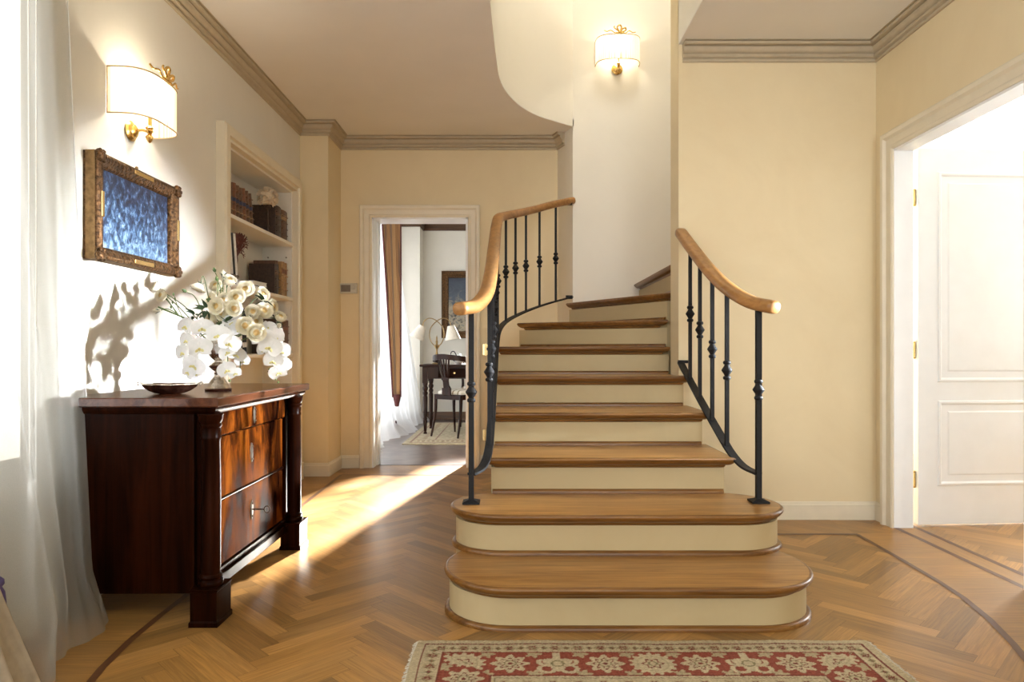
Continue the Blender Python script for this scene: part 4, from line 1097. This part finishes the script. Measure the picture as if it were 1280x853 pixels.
# ornaments
o = thing('ornament', 'pale ruffled flower head on a dark stand on the top shelf', 'ornament', (-1.70, 4.70, shelf_z[0]+.001))
mb = MB(); mb.lathe([(.035,0),(.036,.006),(.020,.014),(.010,.022),(.008,.05),(.013,.06),(.008,.07),(.007,.17),(.016,.18),(.022,.195),(.010,.205)], (0,0,0), 16); mb.build('stand', MT['leatherdark'], o, world=False, smooth=40)
random.seed(21); mb = MB()
for i in range(70):
    u = random.uniform(-.75,1); a = random.uniform(0, 2*PI); s = math.sqrt(max(0,1-u*u)); d = Vector((s*cos(a), s*sin(a), u))
    M = Matrix.Translation(Vector((0,0,.255))+d*.046) @ d.to_track_quat('Z','Y').to_matrix().to_4x4() @ Matrix.Rotation(random.uniform(0,6.28),4,'Z') @ Matrix.Rotation(.5,4,'X'); petal_grid(mb, .034, .03, .6, .3, M, 3)
mb.ball((0,0,.255), .048, 12, 8)
mb.build('flower_head', MT['paleflower'], o, world=False, smooth=60)
o = thing('coral', 'dark red branching coral fan on a black stand on the second shelf', 'ornament', (-1.74, 4.28, shelf_z[1]+.001))
mb = MB(); mb.lathe([(.030,0),(.030,.008),(.012,.018),(.009,.06),(.014,.07),(.008,.085)], (0,0,0), 14); mb.build('stand', MT['black'], o, world=False, smooth=40)
random.seed(4); mb = MB()
def branch(p, d, l, r, k):
    q = p + d*l; mb.tube([tuple(p), tuple((p+q)/2 + Vector((random.uniform(-.004,.004), random.uniform(-.004,.004),0))), tuple(q)], [r, r*.9, r*.75], 6)
    if k:
        for s in (-1, 1, 0):
            ang = s*random.uniform(.3,.65); nd = (Matrix.Rotation(ang, 3, 'X') @ d).normalized(); nd.x += random.uniform(-.15,.15); branch(q, nd.normalized(), l*.84, r*.76, k-1)
branch(Vector((0,0,.08)), Vector((0,-.12,1)).normalized(), .066, .009, 5)
mb.build('fan', MT['coral'], o, world=False, smooth=60)

# ------------------------------------------------------------------ rug
def rug():
    xa, xb, y1, y0 = -.322, 1.178, 2.28, -.2
    xs = np.arange(xa, xb+.0001, .0040); ys = np.concatenate([np.arange(y0, 1.95, .010), np.arange(1.95, y1+.0001, .0034)])
    X, Y = np.meshgrid(xs, ys)
    rng = np.random.default_rng(3)
    beige = np.array([.44,.36,.225]); red = np.array([.23,.062,.038]); dkred = np.array([.17,.05,.035]); olive = np.array([.20,.165,.085]); tan = np.array([.36,.29,.17])
    dx = np.minimum(X-xa, xb-X); dy = np.minimum(y1-Y, Y-y0); d = np.minimum(dx, dy)
    col = np.zeros(X.shape+(3,)); col[:] = beige
    def paint(m, c): col[m] = c
    along = np.where(dy <= dx, X-.428, Y-.98)     # coordinate running along the band
    paint((d > .030) & (d < .036), dkred)
    # guard border motifs
    def motifs(dc, per, r1, c1, c2, jag=5, ph=0.0):
        s = (along+ph)/per; k = np.round(s); u = (s-k)*per; v = d-dc
        r = np.hypot(u, v); a = np.arctan2(v, u); R = r1*(1+.22*np.cos(jag*a))
        paint((r < R), c1); paint((r < R*.6) & (r > R*.35), c2); paint(r < R*.22, c2)
    motifs(.064, .074, .021, tan, dkred, 6); motifs(.064, .074, .010, olive, dkred, 4, .037)
    s = np.sin(along*170)*.010; paint((np.abs(d-.064-s) < .0022) & (np.abs(np.mod(along,.074)-.037) > .016), olive)
    paint((d > .090) & (d < .095), dkred)
    paint((d >= .095) & (d < .250), red)
    band = (d >= .097) & (d < .248)
    # big band motifs, spaced .147
    per = .1472; s = along/per; k = np.round(s).astype(int); u = (s-k)*per; v = d-.172
    r = np.hypot(u, v); a = np.arctan2(v, u)
    typ = np.mod(k, 4)     # 0 sunburst, 1/3 rosette, 2 spider
    sun = band & (typ == 0); R = .068*(1+.10*np.sign(np.sin(15*a))*np.abs(np.sin(15*a))**.5)
    paint(sun & (r < R), beige); paint(sun & (r < .050) & (r > .046), tan); paint(sun & (np.abs(r-.026-.006*np.cos(6*a)) < .003), dkred); paint(sun & (np.abs(r-.012) < .003), olive)
    ros = band & ((typ == 1) | (typ == 3)); R = .052*(1+.20*np.cos(8*a))
    paint(ros & (r < R), beige); paint(ros & (np.abs(r-.030*(1+.25*np.cos(8*a))) < .0028), dkred); paint(ros & (r < .008), dkred); paint(ros & (np.abs(r-.018) < .002), olive)
    spi = band & (typ == 2)
    R = .040*(1+.25*np.cos(3*a+PI/2)); paint(spi & (r < R), beige)
    for cx in (-.034,.034):
        for cy in (-.012, .034):
            rr_ = np.hypot(u-cx, v-cy); paint(spi & (np.abs(rr_-.024) < .0075) & ((v-cy) > -.016), beige)
    paint(spi & (np.abs(u) < .012) & (v < .03), beige); paint(spi & (np.abs(r-.018) < .003), olive)
    # small flowers at the band edges
    s2 = (along+per/2)/per; u2 = (s2-np.round(s2))*per
    for vc in (-.066, .068):
        rr_ = np.hypot(u2, v-vc); aa = np.arctan2(v-vc, u2); paint(band & (rr_ < .022*(1+.3*np.cos(5*aa))), tan)
    paint((d >= .248) & (d < .254), dkred); paint((d >= .254) & (d < .262), beige); paint((d >= .262) & (d < .266), olive)
    motifs(.298, .074, .019, tan, dkred, 6, .02)
    paint((d > .330) & (d < .336), dkred); f = d >= .336; paint(f, red)
    u = np.mod(X-.428+.11, .22)-.11; v = np.mod(Y-.98+.13, .26)-.13; r = np.hypot(u, v); a = np.arctan2(v, u)
    paint(f & (r < .075*(1+.2*np.cos(8*a))), beige); paint(f & (np.abs(r-.04) < .005), dkred); paint(f & (r < .016), olive)
    # weaving irregularity and wear
    rowj = rng.normal(1, .06, (len(ys),1)); colj = rng.normal(1, .05, (1,len(xs))); col *= (rowj*colj*rng.normal(1,.08,X.shape))[...,None]
    Z = .010 + rng.uniform(-.0012,.0012,X.shape); Z[0,:] = Z[-1,:] = .003; Z[:,0] = Z[:,-1] = .003
    wav = .004*np.sin(X*9)+.003*np.sin(X*23); Yw = Y + np.where(Y > 2.2, wav*.5, 0); Xw = X + .004*np.sin(Y*11)*(np.abs(X-.428) > .7)
    ny, nx = X.shape; V = np.stack([Xw, Yw, Z], -1).reshape(-1,3)
    idx = np.arange(ny*nx).reshape(ny,nx); Fq = np.stack([idx[:-1,:-1], idx[:-1,1:], idx[1:,1:], idx[1:,:-1]], -1).reshape(-1,4)
    r_ = thing('rug', 'red and beige oriental wool rug on the parquet before the stairs', 'rug', (.428, 1.04, .002))
    me = bpy.data.meshes.new('pile'); me.from_pydata((V-np.array([.428,1.04,0])).tolist(), [], Fq.tolist())
    ca = me.color_attributes.new('tone', 'FLOAT_COLOR', 'POINT'); ca.data.foreach_set('color', np.concatenate([np.clip(col,0,1), np.ones(X.shape+(1,))], -1).astype(np.float32).ravel())
    me.materials.append(MT['rug']); me.polygons.foreach_set('use_smooth', [True]*len(me.polygons))
    o = bpy.data.objects.new('pile', me); C.objects.link(o); o.parent = r_
    for sx, xe in ((-1, xa), (1, xb)):
        mb = MB(); random.seed(sx+5)
        y = y0
        while y < y1:
            j = random.uniform(.003,.009); mb.tube([(xe-sx*.004-.428, y-1.04, .006), (xe+sx*j-.428, y-1.04+random.uniform(-.004,.004), .004), (xe+sx*(j+.006)-.428, y-1.04+random.uniform(-.006,.006), .0015)], [.0022,.0018,.001], 5); y += .0075
        fo = mb.build('fringe', MT['rugedge'], r_, world=False); fo['kind'] = 'stuff'
rug()

# ------------------------------------------------------------------ curtains at the left window
def ftop(u): return u
cu = thing('curtain', 'sheer white voile curtain hanging at the left window', 'curtain', (-1.60, 1.9, 0))
def curt(u, v):
    # u along the window (0 near camera .. 1 far edge), v 0 top .. 1 hem
    z = 2.68*(1-v) + .004
    yf = 2.45 + .075*v
    y = 1.62 + (yf-1.62)*u
    k = 1 if u < .55 else max(.10, 1-(u-.55)*4.5)
    fl = (sin(u*34)*.020 + sin(u*15+1.3)*.014)*k*(.6+.4*v) + .004*sin(u*60+v*2)
    flare = .080*v + min(.20, .36*(1-u))*max(0, v-.25)**1.5*1.55*min(1, max(0, (y-1.82)/.2))
    if v > .93 and u > .3: flare += (v-.93)*.8*sin(u*9)
    return (-1.622 + fl + flare, y, z)
mb = MB(); mb.grid(curt, 150, 60); mb.build('voile', MT['sheer'], cu, smooth=180)
mb = MB(); mb.tube([curt(1, j/60) for j in range(61)], .0022, 6); mb.build('side_hem', MT['cordplastic'], cu)
mb = MB(); mb.box(-1.62, -1.60, .9, 2.46, 2.66, 2.70); mb.build('track', MT['blind'], cu, smooth=0)
bc = thing('blind_cord', 'white looped blind cord with oval weight in front of the sheer curtain', 'cord', at(41, 617, 2.2))
p = at(41,617,2.2)
mb = MB(); mb.tube([tuple(p+Vector((-.006,-.004,.035))), (p.x-.012, p.y-.006, 2.72)], .0016, 6); mb.tube([tuple(p+Vector((.004,.010,.035))), (p.x+.002, p.y+.014, 2.72)], .0016, 6); mb.build('cord', MT['cordplastic'], bc)
mb = MB()
pr = [(.019*math.copysign(abs(cos(a))**.7,cos(a)), .042*math.copysign(abs(sin(a))**.8,sin(a))) for a in [2*PI*i/28 for i in range(28)]]
c_, s_ = cos(-.5), sin(-.5)
def wl(u, v, w): return (p.x+u*c_-w*s_, p.y+u*s_+w*c_, p.z+v)
mb.loops([[wl(u*.85,v*.92,-.009) for u,v in pr],[wl(u,v,-.005) for u,v in pr],[wl(u,v,.005) for u,v in pr],[wl(u*.85,v*.92,.009) for u,v in pr]], True, True, True)
mb.build('weight', MT['cordplastic'], bc, smooth=50)
# beige drape with purple tie at the left edge of the view
dr = thing('drape', 'heavy beige drape flaring to the floor at the near left edge', 'curtain', (-1.5, 1.65, 0))
def drf(u, v):
    z = 2.68*(1-v)+.003; k = max(0, (v-.62)/.38)
    w = .09 + .20*(1-min(1,v/.62))**1.2 + .175*k**1.2
    x = -1.53 + .03*sin(u*26)*(1-.4*k) + .185*k**1.25 + .012*sin(u*50)
    y = 1.60 + (u-.35)*2*w
    return (x, y, z)
mb = MB(); mb.grid(drf, 80, 50); mb.build('cloth', MT['beigecloth'], dr, smooth=180, solid=.004)
tb = thing('tieback', 'purple cord tieback with tassel around the beige drape', 'tassel', (-1.49, 1.93, 1.0))
mb = MB(); mb.tube(catmull([(-1.66,1.66,1.03),(-1.61,1.55,.99),(-1.53,1.515,.965),(-1.475,1.58,.955),(-1.468,1.66,.955),(-1.50,1.735,.97),(-1.58,1.74,1.0),(-1.66,1.68,1.03)], 6), .008, 8); mb.build('cord', MT['purple'], tb)
mb = MB(); c0 = at(-1,735,1.88); mb.tube(catmull([(-1.475,1.69,.955),(-1.462,1.78,.70),(c0.x-.01,1.855,.45),tuple(c0+Vector((0,0,.02)))], 5), .005, 8)
mb.lathe([(.004,.03),(.012,.022),(.013,.010),(.007,.002),(.014,-.012),(.017,-.04),(.018,-.085),(.010,-.088)], tuple(c0), 16); mb.build('tassel', MT['purple'], tb, smooth=50)
# ------------------------------------------------------------------ bright room beyond the right door
mb = MB(); wall_hole(mb, 'y', 4.08, 4.25, 1.3, 6.6, 0, 2.8, [(2.55, 3.70, .85, 2.25), (4.15, 5.2, .85, 2.25)]); mb.box(2.19, 4.2, 6.45, 6.6, 0, 2.8); mb.box(2.19, 2.30, 4.05, 6.6, 0, 2.8); mb.box(2.19, 4.2, 1.3, 1.45, 0, 2.8)
struct(mb.build('wall_side_room', MT['whiteroom']))
mb = MB(); mb.box(2.19, 4.25, 1.3, 6.6, 2.75, 2.85); struct(mb.build('ceiling_side_room', MT['whiteroom'], smooth=0))
def window(name, axis, c, a0, a1, z0, z1, cols=2, rows=2, depth=.05):
    def bx(mb, p, q, r, t, e=0):
        if axis == 'y': mb.box(c-depth/2+e, c+depth/2-e, p, q, r, t)
        else: mb.box(p, q, c-depth/2+e, c+depth/2-e, r, t)
    mb = MB(); w = .06
    bx(mb, a0, a0+w, z0, z1); bx(mb, a1-w, a1, z0, z1); bx(mb, a0, a1, z0, z0+w); bx(mb, a0, a1, z1-w, z1)
    for i in range(1, cols):
        m = a0+(a1-a0)*i/cols; bx(mb, m-.035, m+.035, z0, z1, .004)
    o = mb.build(name, MT['blind'], None, smooth=0); struct(o)
    mb = MB()
    if axis == 'y': mb.box(c-.003, c+.003, a0+.01, a1-.01, z0+.01, z1-.01)
    else: mb.box(a0+.01, a1-.01, c-.003, c+.003, z0+.01, z1-.01)
    struct(mb.build('pane', MT['glass'], o, smooth=0)); return o
window('window_1', 'y', -1.86, .85, 2.30, .55, 2.5)
window('window_4', 'y', 4.18, 2.55, 3.70, .85, 2.25); window('window_5', 'y', 4.18, 4.15, 5.2, .85, 2.25)

# ------------------------------------------------------------------ study beyond the back doorway
ZS = 2.88
mb = MB(); wall_hole(mb, 'y', -1.90, -1.66, 5.9, 9.9, 0, ZS+.1, [(6.25, 9.0, .05, 2.55)])
wall_hole(mb, 'x', 9.60, 9.80, -1.40, 1.45, 0, ZS+.1, [(-.46, .62, 1.15, 2.10)])
mb.box(-1.9, -1.285, 9.28, 9.8, 0, ZS+.1); mb.box(1.25, 1.45, 5.9, 9.8, 0, ZS+.1); mb.box(-.30, 1.45, 5.9, 5.96, 0, ZS+.1); mb.box(-1.9, -.2, 5.9, 5.96, 2.75, ZS+.1)
struct(mb.build('wall_study', MT['farwall']))
mb = MB(); mb.box(-2.0, 1.5, 5.85, 9.9, ZS, ZS+.1); struct(mb.build('ceiling_study', MT['whiteroom'], smooth=0))
CP2 = [(0,-.14),(.014,-.14),(.014,-.118),(.024,-.112),(.024,-.05),(.034,-.045),(.060,-.02),(.060,0),(0,0)]
mb = MB(); sweep_plan(mb, [(-1.66,9.28),(-1.285,9.28),(-1.285,9.60),(1.25,9.60)], CP2, z=2.80); struct(mb.build('trim_7', MT['brownwood'], smooth=30))
mb = MB(); sweep_plan(mb, [(-1.66,9.28),(-1.285,9.28),(-1.285,9.60),(1.25,9.60)], [(0,0),(.018,0),(.018,.10),(.010,.115),(0,.115)]); struct(mb.build('baseboard_study', MT['brownwood'], smooth=30))
window('window_2', 'y', -1.84, 6.25, 9.0, .05, 2.55, 3)
window('window_3', 'x', 9.74, -.46, .62, 1.12, 2.13)

# sheer and drape at the study window
cu2 = thing('curtain', 'sheer white curtain pooling on the floor in the far room', 'curtain', (-1.55, 7.8, 0))
def curt2(u, v):
    z = 2.70*(1-v)+.006; y = 6.05 + (8.95+.45*v**1.5-6.05)*u
    x = -1.575 + .022*sin(u*85)*(.4+.6*v) + .012*sin(u*31) + (.10+.22*u)*v
    if v > .93: x += (v-.93)*2.0*(.6+.5*sin(u*13)); z = max(.006, z*.8)
    return (x, y, z)
mb = MB(); mb.grid(curt2, 220, 50); mb.build('voile', MT['sheer2'], cu2, smooth=180)
dr2 = thing('drape', 'striped brown drape tied back at the far room window', 'curtain', (-1.44, 7.5, 0))
def drf2(u, v):
    z = 2.76-2.30*v; wv = .30*(1-v)**1.1 + .07
    y = 7.55 + (u-.5)*wv*.5
    x = -1.385 + (u-.5)*.185*(1-.62*v) + .012*sin(u*40) + .075*v**.8
    return (x, y, z)
mb = MB(); mb.grid(drf2, 60, 40); mb.build('cloth', MT['drape'], dr2, smooth=180, solid=.006)
mb = MB()
for u in (0, 1): mb.tube([tuple(Vector(drf2(u, j/40))+Vector((.004,0,0))) for j in range(41)], .010, 8)
mb.build('border', MT['burgundy'], dr2)
mb = MB(); c0 = Vector(drf2(.5, 1)); mb.lathe([(.036,.03),(.042,-.01),(.030,-.06),(.022,-.10),(.0,-.105)], tuple(c0), 14)
mb.build('gathered_end', MT['burgundy'], dr2)
ts = thing('tassel', 'dark red tassel lying on the floor under the sheer curtain', 'tassel', at(494, 544, 7.8))
p = at(494, 544, 7.8); mb = MB(); mb.lathe([(.006,.10),(.018,.09),(.02,.07),(.012,.055),(.028,.04),(.036,-.02),(.034,-.07),(.0,-.075)], (p.x, p.y, .08), 14); mb.build('skirt', MT['burgundy'], ts)

# rug
rg = thing('rug', 'pale patterned rug under the desk and chair in the far room', 'rug', (-.5, 8.0, .004))
def rugpt(): pass
mb = MB(); mb.box(-1.16, .3, 7.05, 9.1, .004, .014); mb.build('pile', MT['palerug'] if 'palerug' in MT else MT['rugedge'], rg, smooth=0)
mb = MB()
for (a, c, e, f) in ((-1.10,.24,7.13,7.15),(-1.10,-1.08,7.13,9.0),(-1.10,.24,7.36,7.375),(-.86,-.845,7.36,9.0)): mb.box(a, c, e, f, .0135, .0148)
mb.build('border_line', MT['redlabel'], rg, smooth=0)
mb = MB(); random.seed(8)
for i in range(26):
    x = -1.02+.052*i; s0 = len(mb.v); mb.ball((x, 7.255, .0138), (.018,.045+.02*(i % 2),.0016), 8, 4)
for i in range(20): mb.ball((-.98, 7.45+.08*i, .0138), (.035,.022,.0016), 8, 4)
mb.build('border_flower', MT['rugmotif'], rg)

# desk
dk = thing('desk', 'dark wooden desk with turned legs in the far room', 'desk', (-.78, 8.15, 0))
DX0, DX1, DY0, DY1, DZ = -1.06, -.30, 7.86, 8.46, .815
mb = MB(); slab(mb, [(DX0-.03,DY0-.03),(DX1+.03,DY0-.03),(DX1+.03,DY1+.03),(DX0-.03,DY1+.03)], [(.006,DZ-.026),(0,DZ-.02),(0,DZ-.006),(.005,DZ)]); mb.build('top', MT['darkwood'], dk, smooth=25)
mb = MB(); mb.box(DX0+.02, DX1-.02, DY0+.015, DY1-.015, DZ-.165, DZ-.026); mb.build('apron', MT['darkwood'], dk, smooth=0, bevel=.003)
mb = MB(); ring_panel(mb, lambda u,v,d: (u, DY0+.015-d, v), -.88, -.50, DZ-.150, DZ-.045, [(0,0),(0,.010),(.006,.014),(.008,.014)]); dw = mb.build('drawer', MT['mahog'], dk, smooth=25)
mb = MB(); mb.lathe([(.004,0),(.014,.012),(.012,.020),(0,.024)], (-.69, DY0, DZ-.098), 12, 'y')
mb.xform(Matrix.Translation((0, 2*DY0, 0)) @ Matrix.Diagonal((1,-1,1,1))); mb.build('knob', MT['brass'], dw)
for x in (DX0+.03, DX1-.03):
    for y in (DY0+.03, DY1-.03):
        mb = MB(); mb.lathe([(.008,0),(.020,.008),(.021,.028),(.013,.040),(.018,.055),(.020,.12),(.024,.16),(.019,.175),(.025,.19),(.019,.205),(.022,.22),(.027,.44),(.020,.455),(.028,.475),(.030,.49),(.020,.505),(.031,.530),(.032,.55),(.022,.565),(.028,.585),(.028,.60)], (x,y,0), 16)
        mb.box(x-.03, x+.03, y-.03, y+.03, .60, DZ-.026); mb.build('leg', MT['darkwood'], dk, smooth=40)
# desk lamp
dl = thing('desk_lamp', 'brass two-armed desk lamp with cream shades in the far room', 'lamp', (-.923, 8.12, DZ))
LX, LY = -.923, 8.12
mb = MB(); mb.lathe([(.062,0),(.064,.006),(.045,.014),(.020,.022),(.012,.04),(.014,.07),(.022,.10),(.014,.13),(.010,.15),(.012,.175),(.020,.19),(.036,.215),(.038,.225),(.020,.230),(.012,.24),(.014,.265),(.008,.29),(.010,.31),(.004,.335),(.001,.345)], (LX,LY,DZ), 18); mb.build('stand', MT['lampbrass'], dl, smooth=45)
for s in (-1, 1):
    mb = MB(); mb.tube(catmull([(LX,LY,DZ+.20),(LX-s*.055,LY-.01*s,DZ+.25),(LX-s*.085,LY-.012*s,DZ+.34),(LX-s*.065,LY-.01*s,DZ+.44),(LX+s*.01,LY+.01*s,DZ+.52),(LX+s*.09,LY,DZ+.545),(LX+s*.15,LY,DZ+.51),(LX+s*.168,LY,DZ+.455)], 7), .006, 8); ar = mb.build('arm', MT['lampbrass'], dl)
    mb = MB(); M = Matrix.Translation((LX+s*.168, LY, DZ+.455)) @ Matrix.Rotation(math.radians(26 if s < 0 else -8), 4, 'Y')
    mb.lathe([(.042,.0),(.094,-.165)], (0,0,0), 28, cap=False); mb.lathe([(.092,-.165),(.040,.0)], (0,0,0), 28, cap=False); mb.xform(M); mb.build('lamp_shade', MT['lampshade'], ar, smooth=60)
# teapot
tp = thing('teapot', 'white teapot with dark handle on the far desk', 'teapot', (-.68, 8.08, DZ))
mb = MB(); mb.lathe([(.030,0),(.034,.004),(.050,.025),(.055,.05),(.046,.08),(.030,.098),(.026,.104)], (-.655,8.08,DZ), 20); mb.build('body', MT['porcelain'], tp, smooth=50)
mb = MB(); mb.lathe([(.028,.102),(.022,.114),(.008,.120),(.010,.130),(0,.136)], (-.655,8.08,DZ), 16); mb.build('lid', MT['porcelain'], tp, smooth=50)
mb = MB(); mb.tube(catmull([(-.612,8.08,DZ+.04),(-.58,8.08,DZ+.06),(-.565,8.08,DZ+.11),(-.55,8.08,DZ+.125)], 5), [.012]*6+[.009]*6+[.007]*4, 10); mb.build('spout', MT['porcelain'], tp)
mb = MB(); mb.tube(catmull([(-.70,8.08,DZ+.03),(-.745,8.08,DZ+.07),(-.750,8.08,DZ+.135),(-.715,8.08,DZ+.150),(-.685,8.08,DZ+.10)], 5), .006, 8); mb.build('handle', MT['black'], tp)

# chairs
def make_chair(label, loc, rz):
    t = thing('chair', label, 'chair', loc, rz)
    # local: +y is the direction the sitter faces, back at -y
    sz = .47
    mb = MB(); slab(mb, [(-.19,-.20),(.19,-.20),(.225,.21),(-.225,.21)], [(.0,sz-.055),(0,sz-.004),(.004,sz)]); mb.build('seat_frame', MT['darkwood'], t, world=False, smooth=20)
    mb = MB(); slab(mb, [(-.165,-.165),(.165,-.165),(.205,.19),(-.205,.19)], [(.004,sz-.004),(0,sz+.014),(.008,sz+.032),(.03,sz+.045),(.08,sz+.052)]); mb.build('seat', MT['zebra'], t, world=False, smooth=60)
    for x, y, dx, dy in ((-.175,-.185,-.01,-.07),(.175,-.185,.01,-.07),(-.205,.19,-.005,.03),(.205,.19,.005,.03)):
        mb = MB(); P = catmull([(x,y,sz-.01),(x+dx*.15,y+dy*.15,.24),(x+dx,y+dy,0)], 5); mb.tube(P, [.021-.010*i/(len(P)-1) for i in range(len(P))], 8); mb.build('leg', MT['darkwood'], t, world=False)
    crest = catmull([(-.235,-.05,.845),(-.215,-.17,.865),(-.12,-.262,.885),(0,-.285,.895),(.12,-.262,.885),(.215,-.17,.865),(.235,-.05,.845)], 6)
    mb = MB(); mb.rail(crest, [(-.012,-.030),(.012,-.030),(.014,0),(.012,.030),(-.012,.030),(-.014,0)]); mb.build('crest_rail', MT['darkwood'], t, world=False, smooth=50)
    for s in (-1, 1):
        mb = MB(); mb.tube(catmull([(s*.235,-.05,.84),(s*.238,-.04,.74),(s*.225,.02,.62),(s*.205,.10,.53),(s*.205,.16,sz-.02)], 6), .017, 8); mb.build('arm', MT['darkwood'], t, world=False)
    mb = MB()
    for i in range(5):
        u = (i-2)/2; mb.rail(catmull([(u*.045,-.195,sz-.01),(u*.030,-.225,.60),(u*.055,-.255,.74),(u*.078,-.275,.885)], 6), [(-.009,-.006),(.009,-.006),(.009,.006),(-.009,.006)])
    mb.box(-.060,.060,-.222,-.206,sz,.545); mb.box(-.048,.048,-.247,-.233,.635,.66)
    mb.build('splat', MT['darkwood'], t, world=False, smooth=40); return t
make_chair('dark wooden armchair with striped seat seen from behind, in front of the far desk', (-.64, 7.77, .014), math.radians(-32))
make_chair('second dark wooden chair behind the far desk, half hidden by the door frame', (-.44, 8.78, .012), math.radians(172))

# painting
pz = thing('painting', 'dark cloudy landscape painting in a wide gilt frame on the far wall', 'painting', (-.80, 9.59, 1.62))
fm2 = lambda u,v,d: (u, 9.60-d, v)
mb = MB(); ring_panel(mb, fm2, -1.02, -.49, 1.15, 2.09, [(0,0),(0,.045),(.012,.055),(.030,.050),(.042,.038),(.060,.034),(.072,.042),(.085,.040),(.10,.022)], False); mb.build('frame', MT['giltframe'], pz, smooth=30)
mb = MB(); mb.box(-.93, -.58, 9.575, 9.59, 1.24, 2.0); mb.build('canvas', MT['landscape'], pz, smooth=0)

# ------------------------------------------------------------------ light
sc = bpy.context.scene
w = bpy.data.worlds.new('sky'); sc.world = w; w.use_nodes = True
bg = w.node_tree.nodes['Background']; bg.inputs[0].default_value = (.97, .99, 1.0, 1); bg.inputs[1].default_value = WORLD
def sun(name, d, e, col, ang):
    L = bpy.data.lights.new(name, 'SUN'); L.energy = e; L.color = col; L.angle = math.radians(ang)
    o = bpy.data.objects.new(name, L); C.objects.link(o); o.rotation_euler = Vector(d).to_track_quat('-Z', 'Y').to_euler(); o.location = (0, 12, 6)
sun('sunlight', (-.205, -1, -.31), SUN, (1, .95, .86), 3.0)
def area(name, loc, d, sx, sy, e, col):
    L = bpy.data.lights.new(name, 'AREA'); L.shape = 'RECTANGLE'; L.size = sx; L.size_y = sy; L.energy = e; L.color = col
    o = bpy.data.objects.new(name, L); C.objects.link(o); o.location = loc; o.rotation_euler = Vector(d).to_track_quat('-Z', 'Y').to_euler(); return o
area('daylight_side_room', (4.40, 4.68, 1.55), (-1, 0, .25), 1.0, 1.35, SIDE, (.93, .97, 1))
bl = area('added_beam_lamp', (4.50, 3.02, 1.38), (-6.1, .0, -.55), .20, .24, BEAM, (.88, .94, 1)); bl.data.spread = math.radians(21)  # added narrow-spread lamp beyond the side room, aimed at the left wall
area('daylight_left_window', (-2.1, 1.58, 1.6), (1, .05, 0), 1.35, 1.8, LEFT, (1, 1, .98))
area('added_window_light', (-1.98, -.62, 1.62), (1, .35, 0), 1.7, 1.75, LEFT2, (.95, .98, 1))  # added light at the unseen second left window, brightens the hall
rw = area('added_rear_lamp', (1.35, -3.7, 1.7), (.02, 7.6, -.5), 1.1, 1.2, REAR, (1, .99, .96)); rw.data.spread = math.radians(30)  # unseen lamp added behind the camera, brightens the wall right of the stairs
window('window_6', 'y', -1.86, -1.5, .25, .70, 2.5)  # unseen window added behind the camera to let in more light
area('daylight_study', (-2.1, 7.6, 1.4), (1, 0, 0), 2.6, 2.4, STUDY, (.97, .98, 1))
area('added_shaft_lamp', (.95, 4.05, 5.1), (-.12, .42, -1), .6, .6, LAND, (1, .95, .86))  # unseen lamp added up the shaft to brighten the stairwell walls
sc.view_settings.view_transform = 'Standard'; sc.view_settings.look = 'None'; sc.view_settings.gamma = 1; sc.view_settings.use_curve_mapping = False
sc.view_settings.exposure = EXPO
sc.cycles.use_denoising = True
sc.cycles.max_bounces = 10; sc.cycles.diffuse_bounces = 5; sc.cycles.transparent_max_bounces = 16; sc.cycles.sample_clamp_indirect = 6
sc.cycles.caustics_reflective = False; sc.cycles.caustics_refractive = False
